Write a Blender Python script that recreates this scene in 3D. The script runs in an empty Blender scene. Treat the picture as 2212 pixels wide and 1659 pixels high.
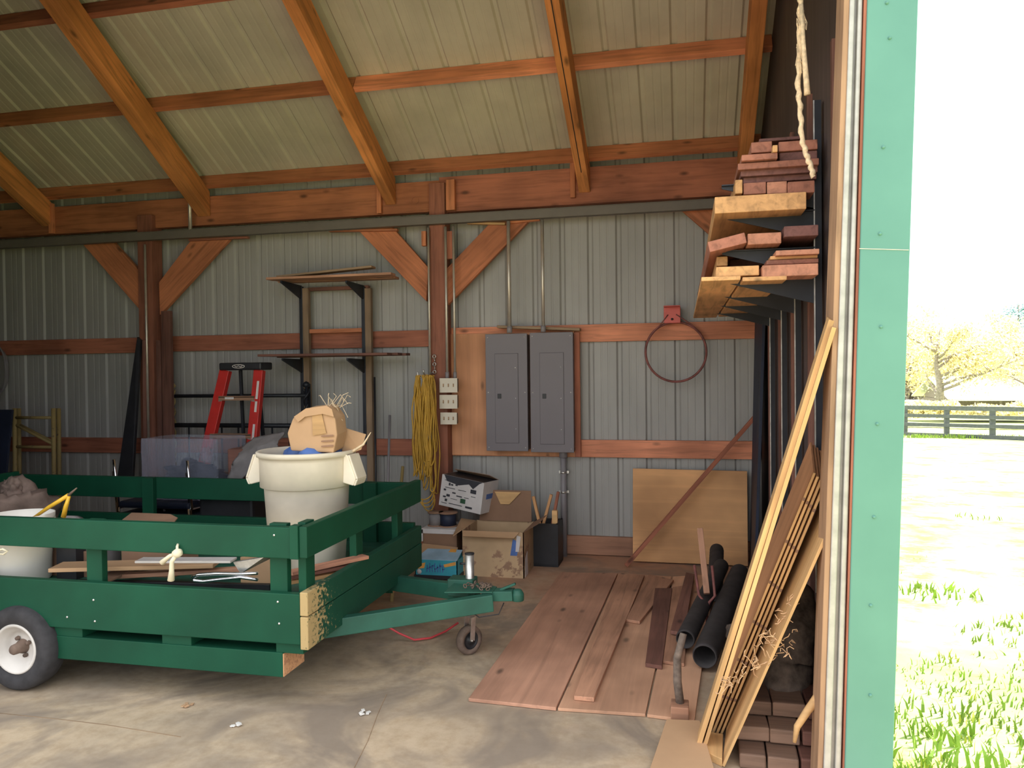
import bpy, bmesh, random
from math import sin, cos, tan, pi, radians, atan2, sqrt, hypot
from mathutils import Vector, Matrix, noise
V = Vector
random.seed(7)
S = bpy.context.scene
COL = S.collection

# ------------------------------------------------------------------ camera, sky, sun, exposure
TH, PIT, RO, FOC = radians(12.7), radians(.93), .0115, 1660.0
FW = V((-sin(TH)*cos(PIT), cos(TH)*cos(PIT), -sin(PIT)))
R0 = V((cos(TH), sin(TH), 0)); U0 = R0.cross(FW)
RV = cos(RO)*R0 - sin(RO)*U0; UV = sin(RO)*R0 + cos(RO)*U0
EYE = V((0, 0, 1.5))
cam = bpy.data.cameras.new('camera'); camo = bpy.data.objects.new('camera', cam); COL.objects.link(camo)
m = Matrix.Identity(4)
for i in range(3):
    m[i][0] = RV[i]; m[i][1] = UV[i]; m[i][2] = -FW[i]; m[i][3] = EYE[i]
camo.matrix_world = m
cam.sensor_width = 36; cam.lens = 36*FOC/2212; cam.clip_end = 400; cam.clip_start = .05
S.camera = camo
W = bpy.data.worlds.new('world'); S.world = W; W.use_nodes = True
bg = W.node_tree.nodes['Background']; bg.inputs[0].default_value = (.93, .965, 1, 1); bg.inputs[1].default_value = 2.1
sun = bpy.data.lights.new('sun', 'SUN'); sun.energy = 17; sun.angle = radians(.6); sun.color = (1, .93, .80)
suno = bpy.data.objects.new('sun', sun); COL.objects.link(suno)
suno.rotation_euler = V((.62, .60, 1.0)).to_track_quat('Z', 'Y').to_euler()
S.view_settings.view_transform = 'Standard'; S.view_settings.look = 'None'
S.view_settings.gamma = 1; S.view_settings.use_curve_mapping = False
S.view_settings.exposure = 0.2

# ------------------------------------------------------------------ sight lines: a photo pixel met with a plane of the place
def ray(x, y): return FW*FOC + RV*(x-1106) + UV*(829.5-y)
def aY(x, y, v): d = ray(x, y); return EYE + d*(v/d.y)
def aX(x, y, v): d = ray(x, y); return EYE + d*(v/d.x)
def aZ(x, y, v): d = ray(x, y); return EYE + d*((v-1.5)/d.z)

# ------------------------------------------------------------------ materials
def nt(name, rough=.7, metal=0.0):
    m = bpy.data.materials.new(name); m.use_nodes = True
    t = m.node_tree; b = t.nodes['Principled BSDF']
    b.inputs['Roughness'].default_value = rough; b.inputs['Metallic'].default_value = metal
    return m, t, b
def N(t, typ, **k):
    n = t.nodes.new(typ)
    for a, v in k.items():
        if a in n.inputs: n.inputs[a].default_value = v
        else: setattr(n, a, v)
    return n
def ramp(t, fac, stops):
    r = t.nodes.new('ShaderNodeValToRGB'); e = r.color_ramp.elements
    while len(e) < len(stops): e.new(.5)
    for i, (p, c) in enumerate(stops):
        e[i].position = p; e[i].color = (*c, 1)
    t.links.new(fac, r.inputs[0]); return r.outputs[0]
def mix(t, f, a, b, bt='MIX'):
    n = t.nodes.new('ShaderNodeMix'); n.data_type = 'RGBA'; n.blend_type = bt
    for s, v in ((n.inputs[0], f), (n.inputs[6], a), (n.inputs[7], b)):
        if hasattr(v, 'links'): t.links.new(v, s)
        elif isinstance(v, (int, float)): s.default_value = v
        else: s.default_value = (*v, 1)
    return n.outputs[2]
def coords(t, sc=(1, 1, 1), obj=True):
    c = t.nodes.new('ShaderNodeTexCoord'); mp = t.nodes.new('ShaderNodeMapping'); mp.inputs['Scale'].default_value = sc
    t.links.new(c.outputs['Object'], mp.inputs[0]); return mp.outputs[0]
def noi(t, vec, scale=5, detail=4, rough=.55, dist=0):
    n = N(t, 'ShaderNodeTexNoise'); n.inputs['Scale'].default_value = scale; n.inputs['Detail'].default_value = detail
    n.inputs['Roughness'].default_value = rough; n.inputs['Distortion'].default_value = dist
    t.links.new(vec, n.inputs['Vector']); return n.outputs[0]
def bump(t, b, h, s=.3, d=.01):
    n = t.nodes.new('ShaderNodeBump'); n.inputs['Strength'].default_value = s; n.inputs['Distance'].default_value = d
    t.links.new(h, n.inputs['Height']); t.links.new(n.outputs[0], b.inputs['Normal'])
def wood(name, c, dark=.55, knots=True, rough=.75, grain=1.0):
    """grain runs along the local X axis of the piece"""
    m, t, b = nt(name, rough)
    oi = t.nodes.new('ShaderNodeObjectInfo')
    cx = t.nodes.new('ShaderNodeTexCoord')
    ad = t.nodes.new('ShaderNodeVectorMath'); ad.operation = 'ADD'
    ml = t.nodes.new('ShaderNodeVectorMath'); ml.operation = 'SCALE'; ml.inputs['Scale'].default_value = 9
    cb = t.nodes.new('ShaderNodeCombineXYZ')
    for i in range(3): t.links.new(oi.outputs['Random'], cb.inputs[i])
    t.links.new(cb.outputs[0], ml.inputs[0]); t.links.new(cx.outputs['Object'], ad.inputs[0]); t.links.new(ml.outputs[0], ad.inputs[1])
    mp = t.nodes.new('ShaderNodeMapping'); mp.inputs['Scale'].default_value = (1.3*grain, 20*grain, 20*grain)
    t.links.new(ad.outputs[0], mp.inputs[0])
    g = noi(t, mp.outputs[0], 1.6, 6, .6, .6)
    col = ramp(t, g, [(.25, [v*dark for v in c]), (.5, c), (.8, [min(1, v*1.25) for v in c])])
    mp2 = t.nodes.new('ShaderNodeMapping'); mp2.inputs['Scale'].default_value = (1.1, 1.1, 1.1)
    t.links.new(ad.outputs[0], mp2.inputs[0])
    lg = noi(t, mp2.outputs[0], 1.7, 3, .5)
    lo = ramp(t, lg, [(.3, (.66, .62, .6)), (.7, (1.15, 1.12, 1.1))])
    col = mix(t, 1.0, col, lo, 'MULTIPLY')
    if knots:
        mp3 = t.nodes.new('ShaderNodeMapping'); mp3.inputs['Scale'].default_value = (3.0, 7, 7)
        t.links.new(ad.outputs[0], mp3.inputs[0])
        vo = N(t, 'ShaderNodeTexVoronoi'); vo.inputs['Scale'].default_value = 1.0; t.links.new(mp3.outputs[0], vo.inputs['Vector'])
        kn = ramp(t, vo.outputs['Distance'], [(.05, (1, 1, 1)), (.15, (0, 0, 0))])
        col = mix(t, kn, col, [v*.32 for v in c])
    rn = ramp(t, oi.outputs['Random'], [(0, (.82, .8, .8)), (1, (1.15, 1.15, 1.15))])
    col = mix(t, 1.0, col, rn, 'MULTIPLY')
    t.links.new(col, b.inputs['Base Color']); bump(t, b, g, .25, .004)
    return m
def plain(name, c, rough=.6, metal=0., var=.18, scale=8, bmp=.1, spec=None):
    m, t, b = nt(name, rough, metal)
    n = noi(t, coords(t), scale, 5)
    t.links.new(ramp(t, n, [(.3, [v*(1-var) for v in c]), (.7, [min(1, v*(1+var)) for v in c])]), b.inputs['Base Color'])
    if bmp: bump(t, b, n, bmp, .004)
    if spec is not None: b.inputs['Specular IOR Level'].default_value = spec
    return m
def worn(name, c, under, amount=.56, scale=14, rough=.55, soft=.06):
    m, t, b = nt(name, rough); b.inputs['Specular IOR Level'].default_value = .28
    v = coords(t, (1, 1, 1))
    n = noi(t, v, scale, 8, .72); n2 = noi(t, v, 2.2, 4)
    base = ramp(t, n2, [(.3, [q*.75 for q in c]), (.7, [q*1.2 for q in c])])
    if name == 'worn_green_paint':      # bare wood spreads from the board's outer corner
        sx = t.nodes.new('ShaderNodeSeparateXYZ'); t.links.new(v, sx.inputs[0])
        mr = t.nodes.new('ShaderNodeMapRange'); mr.inputs[1].default_value = -.74; mr.inputs[2].default_value = -.42; mr.inputs[3].default_value = .30; mr.inputs[4].default_value = 0
        t.links.new(sx.outputs[0], mr.inputs[0]); ad = t.nodes.new('ShaderNodeMath'); t.links.new(n, ad.inputs[0]); t.links.new(mr.outputs[0], ad.inputs[1]); n = ad.outputs[0]
    f = ramp(t, n, [(amount, (0, 0, 0)), (amount+soft, (1, 1, 1))])
    t.links.new(mix(t, f, base, under), b.inputs['Base Color']); bump(t, b, n, .15, .004)
    return m
M = {}
M['frame'] = wood('framing_lumber', (.52, .20, .095))
M['rafter'] = wood('rafter_lumber', (.68, .28, .095), dark=.5, grain=.8)
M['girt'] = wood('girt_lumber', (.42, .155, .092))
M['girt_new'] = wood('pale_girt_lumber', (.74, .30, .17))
M['post'] = wood('post_lumber', (.30, .115, .072), knots=False)
M['brace'] = wood('brace_lumber', (.60, .225, .105))
M['olive'] = wood('weathered_scrap', (.34, .24, .15), knots=False)
M['ply'] = wood('plywood', (.80, .40, .21), dark=.8, grain=.5)
M['ply_dusty'] = wood('dusty_plywood', (.52, .285, .19), dark=.78, grain=.55)
M['ply_dusty2'] = wood('lighter_dusty_plywood', (.68, .40, .255), dark=.85, grain=.55)
M['board_dusty'] = wood('dusty_board', (.50, .27, .17), dark=.6)
M['board_dark'] = wood('dark_board', (.22, .10, .075), dark=.6)
M['ply_tan'] = wood('tan_plywood', (.72, .40, .18), dark=.92, knots=False, grain=.4)
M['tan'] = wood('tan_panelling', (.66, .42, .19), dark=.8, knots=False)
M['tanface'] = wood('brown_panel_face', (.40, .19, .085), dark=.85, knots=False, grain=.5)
M['shade_sheet'] = wood('shade_toned_sheathing', (.085, .062, .06), dark=.6, knots=False, grain=.6)  # the right wall's shade is put into this dark wood colour
M['rack_a'] = wood('reddish_scrap', (.38, .16, .11)); M['rack_b'] = wood('pink_scrap', (.55, .26, .17))
M['rack_c'] = wood('yellow_scrap', (.72, .42, .19)); M['rack_d'] = wood('purple_brown_scrap', (.22, .10, .09))
M['block'] = wood('dusty_block', (.30, .19, .135), dark=.6, knots=False)
M['greywood'] = plain('grey_bark', (.17, .13, .105), .95, var=.5, scale=22, bmp=.9)
M['card'] = plain('cardboard', (.50, .31, .175), .9, var=.1, scale=3)
M['card_dark'] = plain('brown_cardboard', (.28, .16, .10), .9, var=.15, scale=3)
M['card_torn'] = worn('torn_cardboard', (.52, .36, .215), (.33, .20, .13), .55, 4, .9, .02)
M['paper'] = plain('paper_print', (.62, .58, .57), .8, var=.08)
M['ink'] = plain('black_ink', (.035, .035, .045), .7)
M['blue'] = plain('teal_carton', (.04, .34, .44), .55, var=.12)
M['paleblue'] = plain('pale_blue_print', (.32, .48, .62), .6)
M['orange'] = plain('orange_print', (.75, .36, .08), .6)
M['bluep'] = plain('blue_print', (.08, .16, .42), .6)
M['greenp'] = plain('green_print', (.03, .09, .045), .6)
M['green'] = worn('green_paint', (.004, .062, .031), (.10, .17, .11), .72, 26, .62)
M['greenflat'] = plain('green_steel_paint', (.018, .10, .068), .6, var=.25, scale=5)
M['wornfront'] = worn('worn_green_paint', (.008, .066, .038), (.45, .32, .15), .66, 45, .65)
M['rawend'] = worn('raw_wood_end', (.62, .33, .17), (.45, .22, .12), .5, 60, .8)
M['white'] = plain('white_plastic', (.88, .83, .76), .45, var=.05, scale=4)
M['bin'] = worn('dirty_cream_plastic', (.78, .70, .57), (.50, .30, .17), .66, 7, .5, .12)
M['ivory'] = plain('ivory_plate', (.66, .59, .48), .4, var=.03)
M['galv'] = plain('galvanized_steel', (.62, .60, .57), .38, .85, var=.3, scale=18)
M['conduit'] = plain('conduit_steel', (.62, .56, .48), .42, .6, var=.12, scale=10)
M['pvc'] = plain('grey_pipe', (.25, .23, .24), .5, var=.08)
M['channel'] = plain('grey_channel', (.155, .135, .115), .55, var=.08)
M['panelgrey'] = plain('grey_enamel', (.17, .15, .165), .5, var=.05, scale=2)
M['panelline'] = plain('grey_enamel_shadow_line', (.10, .088, .098), .6, var=.02)
M['screw'] = plain('bright_screw', (.75, .72, .7), .3, .7)
M['black'] = plain('black_plastic', (.018, .018, .022), .5, var=.3)
M['blackmetal'] = plain('black_metal', (.022, .024, .032), .5, .3, var=.3)
M['navy'] = plain('dark_blue_sheet', (.012, .018, .042), .6, var=.4, scale=2)
M['rubber'] = plain('tire_rubber', (.035, .033, .036), .85, var=.3, scale=20)
M['rubberdusty'] = plain('dusty_rubber', (.16, .11, .085), .9, var=.4, scale=14)
M['rim'] = worn('white_rim_paint', (.62, .58, .54), (.30, .22, .17), .63, 12, .45)
M['red'] = plain('red_fibreglass', (.52, .028, .022), .45, var=.15)
M['redrust'] = plain('rusty_red_steel', (.22, .075, .065), .7, var=.4, scale=20)
M['redbright'] = plain('salmon_red_enamel', (.62, .13, .11), .6)
M['alu'] = plain('aluminium', (.72, .70, .68), .35, .8)
M['sticker'] = plain('white_sticker', (.68, .62, .60), .5)
M['yellow'] = plain('yellow_cord', (.52, .29, .035), .6, var=.2)
M['yellowtool'] = plain('yellow_tool', (.80, .45, .03), .45)
M['ochre'] = worn('ochre_frame_paint', (.30, .22, .09), (.14, .10, .07), .6, 20, .6)
M['rope'] = plain('rope_fibre', (.72, .56, .38), .95, var=.25, scale=60, bmp=.8)
M['cloth'] = plain('grey_cloth', (.22, .20, .20), .95, var=.2, scale=6, bmp=.4)
M['clothbrown'] = plain('brown_cloth', (.20, .14, .115), .95, var=.35, scale=9, bmp=.5)
M['rag'] = plain('cream_cloth', (.75, .68, .50), .95)
M['web'] = plain('cobweb', (.70, .45, .26), .95)
M['chrome'] = plain('chrome', (.8, .8, .82), .15, 1.0, var=.03)
M['redhose'] = plain('red_hose', (.60, .06, .07), .5)
M['debris'] = plain('white_litter', (.75, .72, .68), .8)
M['shelfdark'] = wood('dark_shelf_board', (.17, .075, .055), knots=False)
def clearmat():
    m, t, b = nt('clear_plastic', .25); b.inputs['Base Color'].default_value = (.45, .48, .60, 1); b.inputs['Alpha'].default_value = .15; return m
M['clear'] = clearmat()
def sheetmat(name, c):
    m, t, b = nt(name, .5)
    v = coords(t, (1, 1, .35)); n = noi(t, v, 3, 5)
    t.links.new(ramp(t, n, [(.3, [q*.86 for q in c]), (.72, [q*1.1 for q in c])]), b.inputs['Base Color'])
    return m
M['wood_edge'] = plain('bare_woodland', (.42, .37, .31), .9, var=.3)
M['track'] = plain('weathered_track_steel', (.42, .41, .39), .5, .35, var=.15, scale=18)
M['jamb'] = wood('jamb_lumber', (.40, .25, .15), knots=False)
M['drain'] = plain('dusty_black_plastic', (.040, .034, .034), .8, var=.3, scale=12)
M['wallmetal'] = sheetmat('painted_wall_metal', (.365, .355, .335))
M['roofmetal'] = sheetmat('painted_roof_metal', (.56, .53, .45))
def trimmat():
    m, t, b = nt('green_trim_paint', .42)
    n = noi(t, coords(t), 2.5, 5)
    t.links.new(ramp(t, n, [(.3, (.085, .235, .195)), (.7, (.105, .275, .225))]), b.inputs['Base Color']); return m
M['trim'] = trimmat()
def concrete():
    m, t, b = nt('dusty_concrete', .8)
    v = t.nodes.new('ShaderNodeNewGeometry').outputs['Position']
    big = noi(t, v, .9, 5, .6, .8); fine = noi(t, v, 14, 8, .7); mid = noi(t, v, 3.2, 5)
    base = ramp(t, big, [(.3, (.32, .24, .155)), (.5, (.52, .375, .23)), (.75, (.66, .48, .29))])
    base = mix(t, .35, base, ramp(t, fine, [(.35, (.30, .24, .18)), (.6, (.58, .5, .4))]))
    # red clay dust that has drifted into the far right corner
    sx = t.nodes.new('ShaderNodeSeparateXYZ'); t.links.new(v, sx.inputs[0])
    def lin(o, k, c0):
        q = t.nodes.new('ShaderNodeMath'); q.operation = 'MULTIPLY_ADD'; q.inputs[1].default_value = k; q.inputs[2].default_value = c0
        t.links.new(o, q.inputs[0]); return q.outputs[0]
    def op(o, a, b_):
        q = t.nodes.new('ShaderNodeMath'); q.operation = o
        for i, w in enumerate((a, b_)):
            if hasattr(w, 'links'): t.links.new(w, q.inputs[i])
            else: q.inputs[i].default_value = w
        return q.outputs[0]
    f = op('ADD', lin(sx.outputs[1], .34, -1.42), lin(sx.outputs[0], .22, .28))
    f = op('ADD', f, lin(mid, 1.2, -.55))
    q = t.nodes.new('ShaderNodeClamp'); t.links.new(f, q.inputs[0]); q.inputs[2].default_value = .75
    base = mix(t, q.outputs[0], base, (.50, .235, .14))
    # grey oily patches, strengthened to darken the floor in place of shade
    g = ramp(t, noi(t, v, 1.3, 4, .6, 1.5), [(.42, (0, 0, 0)), (.62, (.8, .8, .8))])
    base = mix(t, g, base, (.22, .175, .14))
    t.links.new(base, b.inputs['Base Color']); bump(t, b, fine, .2, .004)
    return m
M['concrete'] = concrete()
def fieldmat():
    m, t, b = nt('dry_pasture', .95)
    v = coords(t); a = noi(t, v, .5, 6, .65); f = noi(t, v, 5, 6, .7)
    c = ramp(t, a, [(.3, (.24, .31, .075)), (.5, (.36, .40, .16)), (.72, (.55, .52, .36))])
    g = noi(t, v, 1.1, 8, .75)
    c = mix(t, ramp(t, f, [(.5, (0, 0, 0)), (.66, (.8, .8, .8))]), c, (.27, .33, .10))
    c = mix(t, ramp(t, g, [(.50, (0, 0, 0)), (.60, (.9, .9, .9))]), c, (.13, .21, .03))
    t.links.new(c, b.inputs['Base Color']); return m
M['field'] = fieldmat()
M['grass'] = plain('spring_grass', (.20, .31, .04), .8, var=.4, scale=2)
M['grass2'] = plain('yellow_weed', (.36, .38, .05), .8)
M['leaf'] = plain('spring_leaves', (.78, .69, .38), .8, var=.3, scale=.5)
M['conifer'] = plain('conifer_green', (.16, .34, .33), .9, var=.4)
M['bark'] = plain('pale_bark', (.30, .26, .23), .9, var=.3)
M['fence'] = plain('dark_fence_paint', (.10, .11, .115), .8)
M['roofwhite'] = plain('white_shed_roof', (.75, .76, .78), .35)
M['shedwall'] = plain('weathered_shed_wall', (.30, .25, .22), .9)
M['shrub'] = plain('hedge_leaves', (.12, .16, .06), .9, var=.5)
M['vehicle'] = plain('white_vehicle_paint', (.7, .7, .72), .4)

# ------------------------------------------------------------------ mesh helpers
class MB:
    """collects shapes as ONE mesh"""
    def __init__(s): s.v = []; s.f = []; s.sm = []
    def add(s, vs, fs, smooth=False):
        o = len(s.v); s.v += [V(p) for p in vs]
        for f in fs: s.f.append([o+i for i in f]); s.sm.append(smooth)
        return s
    def box(s, c, d, M3=None):
        c = V(c); h = V(d)/2; vs = []
        for z in (-1, 1):
            for y in (-1, 1):
                for x in (-1, 1):
                    p = V((x*h.x, y*h.y, z*h.z))
                    if M3: p = M3 @ p
                    vs.append(c+p)
        return s.add(vs, [(0, 2, 3, 1), (4, 5, 7, 6), (0, 1, 5, 4), (2, 6, 7, 3), (0, 4, 6, 2), (1, 3, 7, 5)])
    def b2(s, lo, hi): return s.box([(a+b)/2 for a, b in zip(lo, hi)], [abs(b-a) for a, b in zip(lo, hi)])
    def beam(s, a, b, w, t, up=(0, 0, 1)):
        """box from a to b, w across, t along up"""
        a = V(a); b = V(b); x = (b-a); L = x.length; x.normalize(); y = V(up).cross(x).normalized(); z = x.cross(y)
        M3 = Matrix((x, y, z)).transposed(); return s.box((a+b)/2, (L, w, t), M3)
    def prism(s, pts, d):
        """polygon pushed along d"""
        n = len(pts); pts = [V(p) for p in pts]; d = V(d)
        vs = pts+[p+d for p in pts]
        return s.add(vs, [list(range(n))[::-1], [n+i for i in range(n)]]+[(i, (i+1) % n, n+(i+1) % n, n+i) for i in range(n)])
    def tube(s, pts, r, n=8, caps=True):
        pts = [V(p) for p in pts]; rs = r if isinstance(r, (list, tuple)) else [r]*len(pts)
        vs = []; fs = []; pn = None
        for i, p in enumerate(pts):
            t = (pts[min(i+1, len(pts)-1)]-pts[max(i-1, 0)])
            if t.length < 1e-9: t = V((0, 0, 1))
            t.normalize()
            if pn is None: pn = t.orthogonal().normalized()
            else:
                pn = pn - t*pn.dot(t)
                pn = pn.normalized() if pn.length > 1e-6 else t.orthogonal().normalized()
            q = t.cross(pn)
            for k in range(n):
                a = 2*pi*k/n; vs.append(p+(pn*cos(a)+q*sin(a))*rs[i])
        for i in range(len(pts)-1):
            for k in range(n):
                fs.append((i*n+k, i*n+(k+1) % n, (i+1)*n+(k+1) % n, (i+1)*n+k))
        if caps: fs += [list(range(n))[::-1], [(len(pts)-1)*n+k for k in range(n)]]
        return s.add(vs, fs, True)
    def lathe(s, c, prof, n=32, axis=(0, 0, 1), close=False):
        """prof: (radius, height) pairs around axis through c"""
        z = V(axis).normalized(); x = z.orthogonal().normalized(); y = z.cross(x); c = V(c); vs = []; fs = []
        for r, h in prof:
            for k in range(n):
                a = 2*pi*k/n; vs.append(c+z*h+(x*cos(a)+y*sin(a))*r)
        m_ = len(prof)
        for i in range(m_ if close else m_-1):
            j = (i+1) % m_
            for k in range(n): fs.append((i*n+k, i*n+(k+1) % n, j*n+(k+1) % n, j*n+k))
        return s.add(vs, fs, True)
    def sheet(s, rows, th=0.0, smooth=True):
        """grid of points; given a thickness it becomes a closed slab"""
        nr, nc = len(rows), len(rows[0]); vs = [p for r in rows for p in r]
        fs = [(i*nc+j, i*nc+j+1, (i+1)*nc+j+1, (i+1)*nc+j) for i in range(nr-1) for j in range(nc-1)]
        if th:
            nrm = (V(rows[0][1])-V(rows[0][0])).cross(V(rows[1][0])-V(rows[0][0])).normalized()*th
            o = len(vs); vs = vs+[V(p)+nrm for p in vs]
            fs += [tuple(o+i for i in f[::-1]) for f in fs]
            ring = [j for j in range(nc)]+[(i*nc+nc-1) for i in range(1, nr)]+[(nr-1)*nc+j for j in range(nc-2, -1, -1)]+[i*nc for i in range(nr-2, 0, -1)]
            for a, b in zip(ring, ring[1:]+ring[:1]): fs.append((b, a, o+a, o+b))
        return s.add(vs, fs, smooth)

WM = {}
def put(name, mb, mat, parent=None, world=None, bevel=0, label=None):
    me = bpy.data.meshes.new(name)
    o = bpy.data.objects.new(name, me); COL.objects.link(o)
    world = world or Matrix.Identity(4)
    if world == Matrix.Identity(4) and parent is None and mb.v:
        lo = [min(p[i] for p in mb.v) for i in range(3)]; hi = [max(p[i] for p in mb.v) for i in range(3)]
        base = Matrix.Translation(V(((lo[0]+hi[0])/2, (lo[1]+hi[1])/2, lo[2]))); inv = base.inverted()
        vs = [inv @ p for p in mb.v]; world = base
    elif parent is not None and world == Matrix.Identity(4):
        world = WM[parent.name]; inv = world.inverted(); vs = [inv @ p for p in mb.v]
    else: vs = mb.v
    me.from_pydata([tuple(p) for p in vs], [], mb.f)
    me.polygons.foreach_set('use_smooth', mb.sm)
    mats = mat if isinstance(mat, list) else [mat]
    for q in mats: me.materials.append(M[q])
    me.validate(); me.update()
    bm = bmesh.new(); bm.from_mesh(me); bmesh.ops.recalc_face_normals(bm, faces=bm.faces); bm.to_mesh(me); bm.free()
    WM[o.name] = world
    if parent: o.parent = parent; o.matrix_basis = WM[parent.name].inverted() @ world
    else: o.matrix_basis = world
    if bevel:
        b = o.modifiers.new('bevel', 'BEVEL'); b.width = bevel; b.segments = 2; b.limit_method = 'ANGLE'
    if label: o['label'] = label
    return o
def tag(o, label, cat=None, group=None, kind=None):
    if label: o['label'] = label
    if cat: o['category'] = cat
    if group: o['group'] = group
    if kind: o['kind'] = kind
    return o
def root(name, loc, label, cat, group=None, rz=0):
    o = bpy.data.objects.new(name, None); COL.objects.link(o); o.empty_display_size = .1
    w = Matrix.Translation(V(loc)) @ Matrix.Rotation(rz, 4, 'Z'); o.matrix_basis = w; WM[o.name] = w
    return tag(o, label, cat, group)
def struct(name, mb, mat, label=None): return tag(put(name, mb, mat), label, None, None, 'structure')
def copy_tree(src, name=None, parent=None):
    c = src.copy(); COL.objects.link(c); WM[c.name] = WM[src.name]
    if parent: c.parent = parent
    for ch in src.children: copy_tree(ch, parent=c)
    return c
def bar(name, a, b, w, t, mat, up=(0, 0, 1), parent=None, bevel=.003, label=None):
    """a length of timber whose local X runs along it, so the grain does too"""
    a = V(a); b = V(b); x = (b-a); L = x.length; x.normalize(); y = V(up).cross(x).normalized(); z = x.cross(y)
    w4 = Matrix((x, y, z)).transposed().to_4x4(); w4.translation = (a+b)/2
    return put(name, MB().box((0, 0, 0), (L, w, t)), mat, parent, w4, bevel, label)
def slab(name, pts, d, mat, parent=None, bevel=.002, label=None, along=None):
    """an outlined board of thickness d (vector); the grain runs along `along` (default: longest edge)"""
    pts = [V(p) for p in pts]; d = V(d)
    if along is None:
        along = max(((pts[(i+1) % len(pts)]-pts[i]) for i in range(len(pts))), key=lambda e: e.length)
    x = V(along).normalized(); z = d.normalized(); z = (z-x*z.dot(x)).normalized(); y = z.cross(x)
    w4 = Matrix((x, y, z)).transposed().to_4x4(); w4.translation = sum(pts, V())/len(pts); inv = w4.inverted()
    return put(name, MB().prism([inv @ p for p in pts], inv.to_3x3() @ d), mat, parent, w4, bevel, label)
def lerp(a, b, t): return a+(b-a)*t
def jit(s): return (random.random()-.5)*2*s

# ------------------------------------------------------------------ the shell
YW = 6.24                       # inner face of the back wall's metal
FRONT = 2.72                    # open front of the building
SL = .55                        # roof rise per metre towards the front
def zr(y, off=0.0): return 3.19+SL*(YW-y)-off      # underside of the roof metal, lowered by off
def ribbed(x0, x1, along, rib=.2286, phase=0.0, dep=.016):
    """rib profile along X: list of (x, depth)"""
    pr = []; k = int((x0-phase)//rib)
    while phase+k*rib < x1:
        c = phase+k*rib
        for dx, h in ((-.026, 0), (-.012, dep), (.012, dep), (.026, 0), (.076, 0), (.080, dep*.11), (.090, dep*.11), (.094, 0), (.132, 0), (.136, dep*.11), (.146, dep*.11), (.150, 0)):
            x = c+dx
            if x0 < x < x1: pr.append((x, h))
        k += 1
    return [(x0, 0)]+pr+[(x1, 0)]
b = MB(); pr = ribbed(-9.5, .70, 1, phase=-.058)
rows = [[V((x, YW+h, z)) for x, h in pr] for z in (-.02, 1.6, 3.20)]
b.sheet(rows, 0, False); struct('wall_back', b, 'wallmetal')
b = MB(); pr = ribbed(-9.6, .82, 1, phase=-.058)
nrm = V((0, SL, 1)).normalized()
rows = [[V((x, y, zr(y)))+nrm*h for x, h in pr] for y in (YW+.25, 4.5, FRONT-.1)]
b.sheet(rows, 0, False); struct('ceiling', b, 'roofmetal')
# side walls: sheathing with shade in its colour, cut to the roof line
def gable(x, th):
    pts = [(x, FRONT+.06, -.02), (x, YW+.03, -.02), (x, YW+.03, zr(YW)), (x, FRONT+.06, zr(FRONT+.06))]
    return slab('wall', pts, (th, 0, 0), 'shade_sheet', None, 0, along=(0, 0, 1))
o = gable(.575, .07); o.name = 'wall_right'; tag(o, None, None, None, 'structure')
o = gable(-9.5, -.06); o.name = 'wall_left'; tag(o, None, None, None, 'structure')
# unseen front wall around the door opening, added and sized to hold back light
b = MB().b2((-9.5, FRONT-.06, 3.12), (.70, FRONT, 5.2)).b2((-9.5, FRONT-.06, -.02), (-3.65, FRONT, 3.12)); struct('wall_front_unseen', b, 'shade_sheet')
# floor slab and the apron in front of it
b = MB().b2((-9.6, -9, -.2), (.72, YW+.06, 0)); flo = struct('floor', b, 'concrete')
q = [aZ(px, py, 0) for px, py in ((-60, 1534), (0, 1541), (120, 1553), (230, 1566), (390, 1592))]; b = MB()
for u, w_ in zip(q, q[1:]): b.beam(u+V((0, 0, .0006)), w_+V((0, 0, .0006)), .005, .001)
put('crack', b, 'olive', flo)
q = [aZ(px, py, 0) for px, py in ((835, 1500), (815, 1545), (795, 1600), (765, 1659))]; b = MB()
for u, w_ in zip(q, q[1:]): b.beam(u+V((0, 0, .0006)), w_+V((0, 0, .0006)), .003, .001)
put('crack', b, 'olive', flo)
b = MB(); rows = []
ys = [-25, -9, 0, 2.9, 4, 6, 9, 13, 18, 24, 30, 37, 45, 60, 80, 120, 180]
xs = [-40, -9.6, .74, 2, 4, 7, 11, 16, 24, 36, 55, 80, 120]
def gz(x, y): return -.05-.0424*max(0, y-3) if x > .7 else -.21
for y in ys:
    rows.append([V((x, y, (gz(x, y) if x > .7 else min(-.21, gz(1, y)))+(.04*noise.noise(V((x*.3, y*.3, 0))) if x > 3 else 0))) for x in xs])
b.sheet(rows, 0, True); struct('ground', b, 'field')

# ------------------------------------------------------------------ timber frame
def rafter(x, lab, w=.09, dx=0.0):
    yb, yt = 6.10, FRONT+.02; off = .12/.876
    def P(y, o): return V((x, y, zr(y, off+o)))
    d = .19/.876
    s = V((dx, 0, 0)); pts = [P(yb, d), P(yb-.0, .0), P(yt, 0)+s, P(yt, d)+s]
    o = slab('rafter', pts, (w, 0, 0), 'rafter', None, .004); tag(o, lab, 'rafter', 'sloping rafters under the roof'); return o
rafter(-5.88, 'leftmost sloping rafter, cut off by the left edge of the photo', .11, .2)
rafter(-4.23, 'broad knotted rafter above the left post and curved conduit', .125, .29)
rafter(-2.445, 'middle rafter sloping down just left of the centre post')
ro = rafter(-.812, 'split double rafter sloping down right of the centre post')
yb_ = 5.9; off_ = .31/.876
put('split', MB().beam((-.765, yb_, zr(yb_, off_)-.0015), (-.775, 3.4, zr(3.4, off_)-.0015), .006, .003), 'black', ro)
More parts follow.
